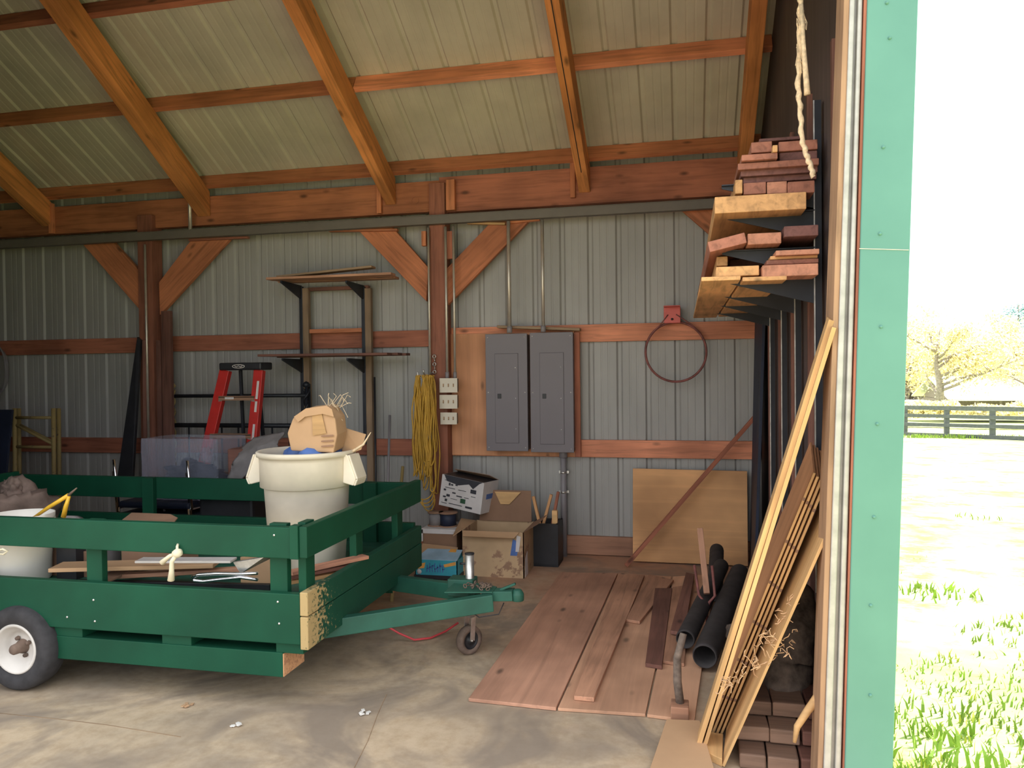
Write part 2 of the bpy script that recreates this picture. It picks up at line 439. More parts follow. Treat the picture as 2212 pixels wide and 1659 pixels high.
rafter(.40, 'end rafter in the shade against the right wall above the lumber rack')
rafter(-7.5, 'rafter beyond the left edge of the photo')
def purlin(y, lab, mat='frame', x0=-9.45, x1=.57):
    n = V((0, SL, 1)).normalized(); c = V((0, y, zr(y)))-n*.061
    o = bar('purlin', (x0, c.y, c.z), (x1, c.y, c.z), .045, .118, mat, up=n); tag(o, lab, 'purlin', 'roof purlins running across the rafters')
purlin(6.11, 'lowest purlin along the eave just above the header beam')
purlin(5.345, 'second purlin up from the eave, left of the middle rafter', 'frame', -9.45, -2.36)
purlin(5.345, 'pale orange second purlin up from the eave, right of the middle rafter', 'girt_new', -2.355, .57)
purlin(4.62, 'third purlin from the eave, in the upper left of the photo', 'girt')
purlin(3.87, 'fourth purlin from the eave, above the top of the photo')
purlin(3.12, 'purlin nearest the open front of the barn')
# thin strip added to give the bright line at the eave gap
b = MB().b2((-9.4, YW-.012, 3.118), (.56, YW-.004, 3.124)); struct('trim_bright_line', b, 'galv')
# header beam in two lengths
o = bar('header_beam', (-9.4, 6.15, 2.965), (-1.98, 6.15, 2.965), .07, .255, 'frame'); tag(o, 'long header beam under the eave, left of the centre post', 'beam', 'header beams')
o = bar('header_beam', (-1.98, 6.15, 2.972), (.56, 6.15, 2.972), .07, .29, 'girt'); tag(o, 'header beam under the eave between centre post and lumber rack', 'beam', 'header beams')
# posts
def post(x0, x1, y0, ztop, lab):
    o = bar('post', ((x0+x1)/2, y0+.07, 0), ((x0+x1)/2, y0+.07, ztop), .14, x1-x0, 'post', up=(1, 0, 0)); tag(o, lab, 'post', 'square wall posts'); return o
pc = aY(930, 700, 6.06).x
post(pc, pc+.135, 6.06, 3.06, 'centre wooden post between the shelf and the grey electrical panels')
pl = aY(302, 800, 6.06).x
post(pl, pl+.15, 6.06, 2.95, 'left wooden post behind the trailer, with knee braces at its top')
# cleats beside the posts
o = bar('cleat', (aY(975, 400, 6.1).x, 6.085, 2.83), (aY(975, 400, 6.1).x, 6.085, 3.08), .05, .075, 'frame', up=(1, 0, 0)); tag(o, 'short upright cleat on the header beam right of the centre post', 'cleat')
for i, (px, y0, y1, lab) in enumerate(((820, 405, 462, 'narrow upright cleat on the header beam at the foot of the middle rafter'),
                        (1237, 340, 428, 'upright block beside the foot of the split double rafter'),
                        (917, 500, 532, 'short block under the grey channel left of the centre post'),
                        (972, 500, 560, 'reddish filler block under the grey channel right of the centre post'),
                        (112, 440, 505, 'block on the header beam at the foot of the leftmost rafter'))):
    a = aY(px, y0, 6.1); c = aY(px, y1, 6.1)
    o = bar('block', (a.x, 6.095, c.z), (a.x, 6.095, a.z), .04, .04 if i != 3 else .06, 'brace' if i != 3 else 'girt', up=(1, 0, 0)); tag(o, lab, 'wood block')
# bolt hole ring on the beam
p = aY(897, 433, 6.112)
tag(put('hole_plug', MB().lathe(p, [(.0, -.004), (.018, -.004), (.018, -.012), (.030, -.012), (.030, .0)], 20, (0, -1, 0)), 'post'), 'round dark plug set in the header beam left of the centre post', 'plug')
# girts, split at the posts
def girt(x0, x1, zc, h, mat, lab, y=6.22):
    o = bar('girt', (x0, y, zc), (x1, y, zc), .038, h, mat); tag(o, lab, 'girt', 'horizontal wall girts')
zg1a, zg2a = 1.79, .862
girt(-9.4, pl+.02, 1.785, .14, 'girt', 'upper girt left of the left post')
girt(pl+.13, pc+.02, 1.79, .14, 'girt', 'upper girt between the two posts, behind the wall shelf')
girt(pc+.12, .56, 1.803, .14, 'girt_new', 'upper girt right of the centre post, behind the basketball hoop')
girt(-9.4, pl+.02, .85, .14, 'girt', 'lower girt left of the left post')
girt(pl+.13, pc+.02, .862, .14, 'girt', 'lower girt between the two posts, behind the step ladder')
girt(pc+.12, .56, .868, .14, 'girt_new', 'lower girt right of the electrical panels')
girt(pc+.12, .56, .08, .15, 'board_dusty', 'dusty base board along the floor at the foot of the back wall')
girt(-9.4, pc+.02, .08, .15, 'girt', 'base board at the floor behind the trailer')
# knee braces from posts to beam
def brace(pts, lab, y=6.10):
    w = [aY(px, py, y) for px, py in pts]
    o = slab('knee_brace', w, (0, .045, 0), 'brace', None, .004, along=w[1]-w[0]); tag(o, lab, 'knee brace', 'diagonal knee braces')
brace([(757, 480), (921, 651), (925, 578), (838, 480)], 'knee brace rising left from the centre post, above the wall shelf')
brace([(967, 659), (1142, 478), (1062, 478), (960, 585)], 'knee brace rising right from the centre post behind two conduits')
brace([(172, 520), (304, 672), (310, 595), (240, 518)], 'dark knee brace rising left from the left post')
brace([(345, 680), (497, 515), (415, 515), (343, 610)], 'orange knee brace rising right from the left post')
brace([(1470, 452), (1600, 565), (1600, 470), (1580, 448)], 'knee brace half hidden behind the lumber rack at right')
# scrap strips under the channel
for a, c, mat, lab in (((712, 499), (860, 497), 'brace', 'thin strip of wood under the channel above the wall shelf'),
                  ((1010, 482), (1092, 484), 'tan', 'thin yellow strip under the channel left of the paired conduits'),
                  ((1103, 481), (1166, 474), 'brace', 'thin yellow strip under the channel between the paired conduits'),
                  ((410, 519), (537, 513), 'post', 'thin dark strip under the channel right of the left post'),
                  ((1398, 457), (1560, 449), 'brace', 'thin strip under the channel running behind the lumber rack')):
    A = aY(*a, 6.09); C_ = aY(*c, 6.09); o = bar('wood_strip', A, C_, .04, .02, mat); tag(o, lab, 'wood strip')
# grey cable channel right along the beam
A = aY(-300, 545, 6.02); B_ = aY(1100, 471, 6.02); zc = 2.745
b = MB(); b.b2((-9.3, 5.99, zc-.035), (.5, 6.05, zc+.035)); b.b2((-9.3, 5.985, zc+.03), (.5, 6.05, zc+.038))
tag(put('cable_channel', b, 'channel', bevel=.003), 'long grey metal cable channel running below the header beam', 'channel')
# conduits
def conduit(px, py0, py1, y, r, lab, mat='conduit', px1=None, bottom=None):
    a = aY(px, py0, y); c = aY(px1 or px, py1, y)
    rt = root('conduit', (a.x, y, c.z), lab, 'conduit', 'thin metal conduits')
    put('pipe', MB().tube([(a.x, y, a.z), (a.x, y, c.z)], r, 12), mat, rt)
    if bottom is not None:
        put('connector', MB().tube([(a.x, y, c.z+.05), (a.x, y, c.z)], r*1.45, 12), 'pvc', rt)
    return rt
conduit(925, 492, 812, 6.03, .0095, 'thin conduit on the left face of the centre post above the yellow cord')
conduit(962, 490, 817, 6.03, .011, 'left one of two conduits dropping to the top outlet box', bottom=1)
conduit(979, 489, 817, 6.03, .010, 'right one of two conduits dropping to the top outlet box', bottom=1)
conduit(1098, 478, 719, 6.03, .015, 'left one of two fat conduits rising from the electrical panels', bottom=1)
conduit(1171, 476, 717, 6.03, .014, 'right one of two fat conduits rising from the electrical panels', bottom=1)
conduit(313, 528, 946, 6.03, .011, 'thin bright conduit running down the left post')
a = aY(400, 400, 6.0); c = aY(411, 497, 6.0)
rt = root('conduit', (c.x, 6.0, c.z), 'short curved conduit climbing over the header beam right of the left post', 'conduit', 'thin metal conduits')
put('pipe', MB().tube([(a.x-.01, 6.12, a.z+.06), (a.x, 6.02, a.z), (a.x+.025, 6.0, a.z-.06), (c.x, 6.0, a.z-.16), (c.x, 6.0, c.z)], .016, 12), 'conduit', rt)
a = aY(1712, 195, 5.6); c = aY(1664, 300, 6.0)
tag(put('conduit', MB().tube([a, lerp(a, c, .6)+V((-.01, 0, 0)), c, c-V((0, 0, .2))], .012, 10), 'pvc'), 'bent conduit in the shaded corner above the lumber rack', 'conduit', 'thin metal conduits')
# fat grey pipe from the panel down to the floor
x = aY(1218, 1100, 6.14).x
rt = root('power_conduit', (x, 6.14, 0), 'fat grey pipe running from the right electrical panel to the floor', 'conduit')
put('pipe', MB().tube([(x, 6.14, .0), (x, 6.14, .86)], .024, 16), 'pvc', rt)
put('coupling', MB().tube([(x, 6.14, .80), (x, 6.14, .87)], .033, 16), 'pvc', rt)
for z in (.52, .68): put('strap', MB().b2((x-.04, 6.16, z-.01), (x+.04, 6.175, z+.01)).tube([(x, 6.14, z-.008), (x, 6.14, z+.008)], .0265, 16), 'galv', rt)
# plywood backer
a = aY(963, 722, 6.185); c = aY(1243, 986, 6.185)
o = slab('backer_board', [(a.x, 6.185, c.z), (c.x, 6.185, c.z), (c.x, 6.185, a.z), (a.x, 6.185, a.z)], (0, .015, 0), 'ply', along=(0, 0, 1)); tag(o, 'orange plywood backer sheet behind the electrical panels', 'plywood sheet')
a = aY(1246, 718, 6.16); c = aY(1246, 987, 6.16)
o = bar('upright_strip', (a.x, 6.17, c.z), (a.x, 6.17, a.z), .03, .045, 'girt', up=(1, 0, 0)); tag(o, 'brown upright strip along the right edge of the electrical panels', 'wood strip')
a = aY(1076, 706, 6.13); c = aY(1254, 712, 6.13)
o = bar('loose_board', a, c, .09, .022, 'olive'); tag(o, 'weathered grey board lying on top of the electrical panels', 'board')
# electrical panels
def elpanel(x0, x1, y0, y1, lab):
    a = aY(x0, y0, 6.04); c = aY(x1, y1, 6.04); w = c.x-a.x; h = a.z-c.z
    rt = root('electrical_panel', (a.x+w/2, 6.11, c.z), lab, 'electrical panel', 'electrical panels')
    put('cabinet', MB().b2((a.x+.006, 6.05, c.z+.006), (c.x-.006, 6.18, a.z-.006)), 'panelgrey', rt, bevel=.003)
    put('cover', MB().b2((a.x, 6.04, c.z), (c.x, 6.05, a.z)), 'panelgrey', rt, bevel=.003)
    dx0, dx1, dz0, dz1 = a.x+w*.23, a.x+w*.78, c.z+h*.07, a.z-h*.17
    put('door_gap', MB().b2((dx0-.003, 6.0385, dz0-.003), (dx1+.003, 6.0395, dz1+.003)), 'panelline', rt)
    d = put('door', MB().b2((dx0, 6.034, dz0), (dx1, 6.0385, dz1)), 'panelgrey', rt, bevel=.0015)
    put('latch', MB().b2((dx0+.02, 6.028, c.z+h*.45), (dx0+.05, 6.034, c.z+h*.49)), 'black', d, bevel=.002)
    for u, v in ((.06, .03), (.94, .03), (.06, .5), (.94, .5), (.06, .97), (.94, .97), (.72, .19), (.72, .45), (.72, .71)):
        put('screw', MB().lathe((a.x+w*u, 6.034 if .1 < u < .9 else 6.040, c.z+h*v), [(0, .004), (.004, .004), (.005, 0)], 10, (0, -1, 0)), 'screw', rt)
elpanel(1048, 1141, 722, 975, 'left grey electrical panel on the plywood backer')
elpanel(1144, 1240, 719, 978, 'right grey electrical panel with the fat pipe below it')
# outlet boxes
for i, (x0, y0, x1, y1, lab) in enumerate(((949, 817, 988, 848, 'top cream switch plate beside the yellow cord'), (949, 853, 988, 883, 'middle cream switch plate beside the yellow cord'), (951, 891, 987, 917, 'bottom cream switch plate beside the yellow cord'))):
    a = aY(x0, y0, 6.0); c = aY(x1, y1, 6.0); w = c.x-a.x; h = a.z-c.z
    rt = root('switch_box', (a.x+w/2, 6.03, c.z), lab, 'switch box', 'three-gang switch boxes')
    put('box', MB().b2((a.x+.008, 6.005, c.z+.006), (c.x-.008, 6.06, a.z-.006)), 'channel', rt)
    put('cover_plate', MB().b2((a.x, 6.0, c.z), (c.x, 6.006, a.z)), 'ivory', rt, bevel=.002)
    for k in range(3):
        xx = a.x+w*(.22+.28*k); zz = (a.z+c.z)/2
        put('switch', MB().b2((xx-.003, 5.992, zz-.004), (xx+.003, 6.0, zz+.010)), 'card', rt)
        put('slot', MB().b2((xx-.005, 5.9985, zz-.013), (xx+.005, 6.0, zz+.014)), 'olive', rt)
# wall shelf: two black standards on wood uprights, brackets, boards
def wall_shelf():
    yb = 6.19; xa = aY(663, 700, yb).x; xb = aY(796, 700, yb).x
    rt = root('wall_shelf', ((xa+xb)/2, 6.15, 0.3), 'two-tier wall shelf of scrap boards on black brackets above the step ladder', 'shelf')
    z = lambda px, py, y=6.1: aY(px, py, y).z
    for xx, px in ((xa, 663), (xb, 796)):
        bar('upright', (xx+.03, 6.13, .25), (xx+.03, 6.13, z(px, 622)), .045, .055, 'olive', up=(1, 0, 0), parent=rt)
        bar('standard', (xx-.012, 6.12, z(px, 960)), (xx-.012, 6.12, z(px, 618)), .03, .03, 'blackmetal', up=(1, 0, 0), parent=rt)
        for py, pl_ in ((616, 0), (776, 1)):
            zz = z(px, py); f = 5.78
            put('bracket', MB().prism([(xx-.02, 6.12, zz), (xx-.02, f, zz+.005), (xx-.02, f, zz-.012), (xx-.02, 6.12, zz-.12)], (.016, 0, 0)), 'blackmetal', rt)
    za, zb = z(663, 612), z(663, 772)
    sa = .0
    def tier(zz, n, mat, x0, x1, warp):
        ys = 5.76; 
        for k in range(n):
            y = ys+.05+k*.115; 
            bar('shelf_board', (x0+jit(.04), y, zz+.012+jit(.004)), (x1+jit(.05), y, zz+.012+warp+jit(.004)), .10, .02, mat, parent=rt)
    tier(za, 3, 'board_dusty', aY(583, 605, 5.8).x, aY(845, 605, 5.8).x, 0)
    bar('loose_shelf_board', (aY(600, 605, 5.85).x, 5.87, za+.03), (aY(802, 592, 5.85).x, 5.9, za+.085), .10, .018, 'olive', parent=rt)
    tier(zb, 3, 'shelfdark', aY(563, 770, 5.8).x, aY(850, 770, 5.8).x, 0)
    bar('crosspiece', (xa+.04, 6.15, z(720, 714)), (xb+.03, 6.15, z(720, 714)), .05, .035, 'brace', parent=rt)
    bar('lower_crosspiece', (xa+.04, 6.15, z(720, 622)), (xb+.03, 6.15, z(720, 622)), .04, .03, 'shelfdark', parent=rt)
wall_shelf()
# basketball hoop hanging on the upper girt
p = aY(1460, 760, 6.12); r = .233
b = MB(); b.lathe(p, [(r+.009*cos(a), .009*sin(a)) for a in [2*pi*k/8 for k in range(8)]], 48, V((.12, -1, .08)), close=True)
rt = root('basketball_hoop', (p.x, 6.12, p.z-r), 'rusty basketball hoop with a salmon red bracket hung on the upper girt', 'basketball hoop')
put('rim', b, 'redrust', rt)
a = aY(1434, 664, 6.14); c = aY(1470, 698, 6.14)
put('bracket', MB().b2((a.x, 6.1, c.z), (c.x, 6.2, a.z)).b2((a.x, 6.02, a.z-.004), (c.x, 6.2, a.z+.004)), 'redbright', rt, bevel=.004)
for sx in (-1, 1):
    put('brace_wire', MB().tube([((a.x+c.x)/2+sx*.03, 6.10, a.z-.06), (p.x+sx*.12, 6.1, p.z+r*.98-.02), (p.x+sx*.19, 6.12, p.z+r*.6)], .005, 6), 'redrust', rt)
put('bolt', MB().lathe(((a.x+c.x)/2+.0, 6.095, c.z+.03), [(0, .01), (.008, .01), (.01, 0)], 8, (0, -1, 0)), 'black', rt)
# plywood leaning at right on the back wall, and a long pole across it
A = aY(1367, 1218, 6.02); B_ = aY(1616, 1225, 6.02)
pts = [V((A.x, 6.02, .012)), V((B_.x, 6.02, .012)), V((aY(1614, 1018, 6.14).x, 6.14, aY(1614, 1018, 6.14).z)), V((aY(1367, 1012, 6.14).x, 6.14, aY(1367, 1012, 6.14).z))]
o = slab('plywood_sheet', pts, (0, .012, 0), 'ply_tan'); tag(o, 'tan plywood sheet leaning upright against the back wall in the right corner', 'plywood sheet')
o = bar('long_pole', aZ(1352, 1222, .02), aY(1637, 893, 6.13), .028, .028, 'girt'); tag(o, 'long thin pole leaning diagonally across the upright plywood sheet', 'pole')
# yellow cord bundle on a hook
def cord_bundle():
    y0 = 5.97; top = aY(920, 812, y0)
    rt = root('extension_cord', (top.x, y0, top.z-1.0), 'thick coil of yellow cord hanging from a hook on the centre post', 'cord')
    b = MB(); rnd = random.Random(4)
    for k in range(30):
        g = k % 3; cx = aY([908, 922, 934][g]+rnd.uniform(-4, 4), 830, y0).x; yy = y0-.02-rnd.random()*.07
        L = rnd.uniform(.62, .98) if g else rnd.uniform(.60, .88); w = rnd.uniform(.012, .036); dx = rnd.uniform(-.03, .03)
        pts = []
        n = 26
        for i in range(n+1):
            t = i/n*2*pi; s_ = sin(t/2)
            u = (1-cos(t))/2
            xx = cx+dx*u+sin(t)*w*(.55+.7*u)+.008*sin(5*t+k)
            pts.append((xx, yy+.012*sin(t+k), top.z-L*u+.01*rnd.random()))
        b.tube(pts, .0062, 6, False)
    put('coil', b, 'yellow', rt)
    b = MB()
    for k in range(4):
        pts = []; cx = aY(920+k*4, 1080, y0).x
        for i in range(15):
            t = pi*i/14; pts.append((cx-cos(t)*(.09-.012*k), y0-.07, aY(920, 1050+k*8, y0).z-sin(t)*.10))
        b.tube(pts, .005, 6, False)
    put('trailing_loop', b, 'yellow', rt)
    b = MB().tube([(top.x+.03, 6.05, top.z+.03), (top.x+.02, 5.93, top.z-.01), (top.x+.02, 5.86, top.z+.02), (top.x+.02, 5.85, top.z+.05)], .006, 8)
    b.tube([aY(902, 803, 5.9), aY(903, 815, 5.92), (top.x+.02, 5.93, top.z-.01)], .006, 8); put('hook', b, 'galv', rt)
cord_bundle()
a = aY(938, 770, 6.04)
b = MB()
for k in range(5):
    c = a+V((.003*(k % 2), 0, -.032*k)); b.lathe(c, [(.014+.004*cos(q), .004*sin(q)) for q in [2*pi*j/6 for j in range(6)]], 14, (1, .3, 0) if k % 2 else (.2, 1, 0), close=True)
tag(put('steel_chain', b, 'galv'), 'short bright steel chain hooked on the centre post above the yellow cord', 'chain')

# ------------------------------------------------------------------ the green trailer
XF, XB, YN, YF = -1.655, -4.62, 3.08, 4.53
zt = aY(600, 1137, YN).z; zm = aY(600, 1204, YN).z; zu = aY(600, 1279, YN).z; zl = aY(600, 1387, YN).z; zs = aY(560, 1452, YN+.03).z
BED = zu-.09
tr = root('utility_trailer', ((XF+XB)/2, (YN+YF)/2, 0), 'green wooden utility trailer with railed sides and a steel tongue', 'trailer')
b = MB(); n = 10
for k in range(n):
    y0 = YN+.04+(YF-YN-.08)*k/n; b.b2((XB+.02, y0+.003, BED-.035), (XF-.02, y0+(YF-YN-.08)/n-.003, BED))
put('bed', b, 'greenflat', tr)
def rail(nm, x0, y0, x1, y1, z0, z1, mat='green', th=.038, lab=None):
    A = V((x0, y0, (z0+z1)/2)); B_ = V((x1, y1, (z0+z1)/2))
    return bar(nm, A, B_, th, z1-z0, mat, parent=tr, bevel=.004, label=lab)
rail('top_rail', XB, YN, XF+.0, YN, zm, zt)
rail('side_board', XB, YN, XF, YN, zl, zu)
rail('top_rail', XB, YF, XF, YF, aY(500, 1080, YF).z, aY(500, 1034, YF).z)
rail('side_board', XB, YF, XF, YF, zl+.02, zu+.03)
rail('top_rail', XF+.02, YN-.018, XF+.02, YF+.018, zm+.005, zt+.005)
zmid = (zl-.03+zu)/2+.03
rail('front_board', XF+.02, YN-.02, XF+.02, YF+.02, zmid+.002, zu+.01, 'wornfront')
rail('front_board', XF+.02, YN-.02, XF+.02, YF+.02, zl-.02, zmid-.002, 'wornfront')
rail('top_rail', XB-.02, YN-.018, XB-.02, YF+.018, zm+.005, zt+.005)
rail('back_board', XB-.02, YN-.02, XB-.02, YF+.02, zl, zu)
def stake(x, y, z0, z1, ax=0):
    bar('stake', (x, y, z0), (x, y, z1), .038 if ax else .085, .085 if ax else .038, 'green', up=(0, 1, 0), parent=tr, bevel=.003)
for px in (211, 607):
    x = aY(px, 1240, YN+.04).x; stake(x, YN+.038, zl, zt+(.008 if px > 300 else -.004))
stake(XB+.3, YN+.038, zl, zt)
for px in (322, 800): x = aY(px, 1060, YF-.04).x; stake(x, YF-.038, zl, aY(500, 1034, YF).z)
for y in (YN+.085, YN+.62, YF-.25): stake(XF-.018, y, zl, zt+.012 if y < 3.3 else zt-.01, 1)
# corner post at the near front corner
bar('corner_post', (XF-.02, YN-.004, zm+.0), (XF-.02, YN-.004, zt+.01), .04, .045, 'green', up=(0, 1, 0), parent=tr)
# sill beam under the near side, with spacer blocks
x0 = aY(118, 1420, YN).x; x1 = aY(612, 1430, YN).x
for y in (YN+.04, YF-.1):
    bar('sill', (XB+.1 if y > 4 else x0, y+(.05 if y < 4 else 0), (zs+zl-.045)/2), (x1, y+(.05 if y < 4 else 0), (zs+zl-.045)/2), .19 if y < 4 else .09, (zl-.045)-zs, 'green', parent=tr)
    put('sill_end', MB().b2((x1, y-.043, zs+.003), (x1+.004, y+(.143 if y < 4 else .043), zl-.05)), 'rawend', tr)
for a_, c_ in ((118, 178), (350, 413), (596, 655)):
    xa, xb = aY(a_, 1390, YN).x, aY(c_, 1390, YN).x
    put('spacer_block', MB().b2((xa, YN+.0, zl-.047), (xb, YN+.10, zl+.03)), 'green', tr, bevel=.003)
put('cross_member', MB().b2((x1-.35, YN+.1, zs+.02), (x1-.26, YF-.12, zl-.03)), 'greenflat', tr)
for px, py in ((202, 1296), (205, 1342), (600, 1300), (603, 1347), (145, 1333), (592, 1156)):
    p = aY(px, py, YN-.019); put('bolt_head', MB().lathe(p, [(0, .003), (.004, .003), (.005, 0)], 8, (0, -1, 0)), 'screw', tr)
# wheels
def wheel(c, sgn):
    w = put('tire', MB().lathe(c, [(.118, -.05), (.15, -.062), (.185, -.060), (.198, -.045), (.203, 0), (.198, .045), (.185, .060), (.15, .062), (.118, .05), (.112, 0)], 48, (0, sgn, 0), close=True), 'rubber', tr)
    put('rim', MB().lathe(c, [(0, .002), (.045, .004), (.075, .008), (.082, .028), (.098, .034), (.106, .052), (.116, .056), (.121, .05), (.116, -.045), (.09, -.05), (0, -.05)], 40, (0, sgn, 0)), 'rim', w)
    hb = MB().lathe(c, [(0, .068), (.018, .068), (.024, .06), (.026, .03), (.034, .012), (.036, .002)], 20, (0, sgn, 0))
    for k in range(4):
        a = 2*pi*k/4+.5; q = V(c)+V((.045*cos(a), sgn*.008, .045*sin(a))); hb.lathe(q, [(0, .014), (.009, .014), (.011, 0)], 6, (0, sgn, 0))
    put('hub', hb, 'rubberdusty', w)
wc = aY(41, 1432, YN-.03)
wheel((wc.x, YN-.0, .203), -1)
wheel((wc.x, YF+.0, .203), 1)
put('axle', MB().tube([(wc.x, YN, .203), (wc.x, YF, .203)], .022, 12), 'greenflat', tr)
put('fender_plate', MB().b2((wc.x-.22, YN+.02, zl-.02), (wc.x+.30, YN+.10, zl+.0)), 'greenflat', tr)
# tongue
cp = V((-.90, 3.80, .335))
zf = aX(725, 1350, XF).z
def channelbeam(a, c, h=.085, w=.05):
    return bar('tongue_arm', a, c, w, h, 'greenflat', parent=tr, bevel=.004)
channelbeam((XF-.35, YN+.16, zl-.06), (cp.x-.06, cp.y-.05, cp.z))
channelbeam((XF-.35, YF-.16, zl-.06), (cp.x-.17, cp.y+.07, cp.z-.0))
jp = V((aY(1015, 1265, 3.92).x, 3.92, .38))
put('tongue_plate', MB().prism([(cp.x-.30, cp.y-.09, cp.z+.045), (cp.x-.30, cp.y+.14, cp.z+.045), (cp.x-.06, cp.y+.05, cp.z+.045), (cp.x-.06, cp.y-.05, cp.z+.045)], (0, 0, .006)), 'greenflat', tr)
b = MB().beam((cp.x-.12, cp.y, cp.z+.02), (cp.x+.04, cp.y, cp.z+.03), .075, .05)
b.lathe((cp.x+.06, cp.y, cp.z+.0), [(0, .06), (.02, .056), (.033, .035), (.032, 0), (.02, 0)], 20)
b.beam((cp.x-.03, cp.y, cp.z+.05), (cp.x+.05, cp.y, cp.z+.085), .02, .012)
put('coupler', b, 'greenflat', tr, bevel=.003)
put('jack_bracket', MB().b2((jp.x-.11, jp.y-.05, cp.z-.02), (jp.x+.03, jp.y+.05, cp.z+.07)), 'greenflat', tr, bevel=.005)
jt = aY(1015, 1197, 3.92).z
jr = put('jack_tube', MB().tube([(jp.x, jp.y, .20), (jp.x, jp.y, jt)], .024, 20), 'galv', tr)
put('jack_cap', MB().tube([(jp.x, jp.y, jt), (jp.x, jp.y, jt+.006)], .026, 20), 'black', jr)
put('jack_pin', MB().tube([(jp.x-.05, jp.y-.01, jt-.05), (jp.x-.02, jp.y-.01, jt-.05)], .006, 8), 'black', jr)
b = MB().tube([(jp.x+.03, jp.y-.03, jt-.16), (jp.x+.075, jp.y-.06, jt-.16)], .006, 8)
b.lathe((jp.x+.075, jp.y-.06, jt-.16), [(0, -.02), (.014, -.018), (.018, 0), (.014, .018), (0, .02)], 12, (1, -.6, 0)); put('jack_crank', b, 'black', jr)
jw = V((jp.x-.005, jp.y-.01, .078)); ax = V((.8, -.55, .0))
q = put('jack_wheel', MB().lathe(jw, [(.048, -.02), (.072, -.022), (.078, 0), (.072, .022), (.048, .02)], 28, ax, close=True), 'rubberdusty', tr)
put('jack_wheel_rim', MB().lathe(jw, [(0, .022), (.014, .022), (.018, .010), (.045, .012), (.049, .018), (.049, -.018), (0, -.01)], 24, ax), 'black', q)
put('jack_fork', MB().beam(jw+V((.022, -.016, 0)), (jp.x+.022, jp.y-.016, .2), .03, .004, up=ax).beam(jw-V((.022, -.016, 0)), (jp.x-.022, jp.y+.016, .2), .03, .004, up=ax).tube([jw+V((.025, -.018, 0)), jw-V((.025, -.018, 0))], .006, 8), 'galv', q)
b = MB(); rnd = random.Random(3)
for k in range(22):
    c = V((cp.x-.13+rnd.uniform(-.08, .06), cp.y+rnd.uniform(-.04, .04), cp.z+.058+rnd.random()*.018))
    b.lathe(c, [(.010+.003*cos(q_), .003*sin(q_)) for q_ in [2*pi*j/5 for j in range(5)]], 8, (rnd.uniform(-1, 1), rnd.uniform(-1, 1), rnd.uniform(.2, 1)), close=True)
put('safety_chain', b, 'rubberdusty', tr)
put('wiring_lead', MB().tube([(cp.x-.2, cp.y-.07, cp.z-.03), (cp.x-.12, cp.y-.085, cp.z-.07), (cp.x-.02, cp.y-.08, cp.z-.05), (cp.x+.0, cp.y-.05, cp.z)], .003, 6), 'black', tr)
a = aZ(850, 1362, .06)
tag(put('red_hose', MB().tube([aZ(835, 1352, .10), aZ(862, 1368, .05), aZ(895, 1382, .015), aZ(930, 1378, .01), aZ(962, 1364, .02), aZ(990, 1345, .06)], .006, 8), 'redhose'), 'thin red hose drooping under the trailer tongue', 'hose')
# knotted rag on the near rail
p = aY(383, 1195, YN-.035)
b = MB().lathe(p, [(0, -.022), (.016, -.018), (.022, 0), (.016, .018), (0, .022)], 10, (1, 0, .3))
b.tube([p, p+V((-.02, -.012, -.035)), p+V((-.028, -.004, -.08)), p+V((-.035, 0, -.125))], [.010, .010, .011, .016], 8)
b.tube([p, p+V((-.03, -.01, -.01)), p+V((-.075, -.008, -.045))], [.008, .008, .013], 8)
b.tube([p+V((0, 0, 0)), p+V((.0, .0, .03)), p+V((-.01, .02, .036))], .006, 8)
tag(put('knotted_rag', b, 'rag'), 'cream strip of cloth knotted around the near top rail of the trailer', 'cloth strip')
b = MB().tube([aY(-6, 1190, YN-.03), aY(6, 1186, YN-.04), aY(16, 1190, YN-.03), aY(8, 1197, YN-.03), aY(-6, 1196, YN-.03)], .005, 8)
tag(put('tie_cord', b, 'rag'), 'pale tie cord on the near rail beside the white buckets', 'cord')

# ------------------------------------------------------------------ things in the trailer
# big round refuse bin
d = 4.2; X, Y = -2.03, 3.86
def zat(py, y=Y, px=685): return aY(px, py, y).z
ztop = zat(984, Y-.28); bz = BED
h = ztop-bz; rt = root('refuse_bin', (X, Y, bz), 'large round cream plastic bin with side handles standing in the trailer', 'bin')
R_ = .29
KB = .865
prof = [(a_*KB, b_) for a_, b_ in [(0, .006), (.20, .006), (.222, 0), (.232, .02), (.262, h-.20), (.268, h-.195), (.286, h-.19), (.288, h-.05), (.292, h-.03), (.306, h-.028), (.308, h-.004), (.300, h), (.286, h-.004), (.280, h-.03), (.255, h-.2), (.21, .03), (0, .03)]]
put('bin_body', MB().lathe((X, Y, bz), prof, 56), 'bin', rt)
for sx, ang in ((-1, .10), (1, .0)):
    ux = V((sx*cos(ang), sx*sin(ang), 0)); vy = V((-ux.y, ux.x, 0)); c = V((X, Y, bz))
    pts = [c+ux*.245+V((0, 0, h-.02)), c+ux*.270+V((0, 0, h-.02)), c+ux*.315+V((0, 0, h-.150)), c+ux*.300+V((0, 0, h-.185)), c+ux*.240+V((0, 0, h-.17))]
    for s_ in (-1, 1):
        b = MB().prism([p+vy*s_*.062 for p in pts], vy*(.012 if s_ < 0 else -.012)); 
        if s_ == -1: bb = b
        else: bb.v += []; bb.add(b.v, b.f)
    bb.prism([pts[1]-vy*.062, pts[1]+vy*.062, pts[2]+vy*.062, pts[2]-vy*.062], ux*.012)
    bb.prism([pts[2]-vy*.062, pts[2]+vy*.062, pts[3]+vy*.062, pts[3]-vy*.062], ux*.012)
    put('handle', bb, 'bin', rt, bevel=.006)
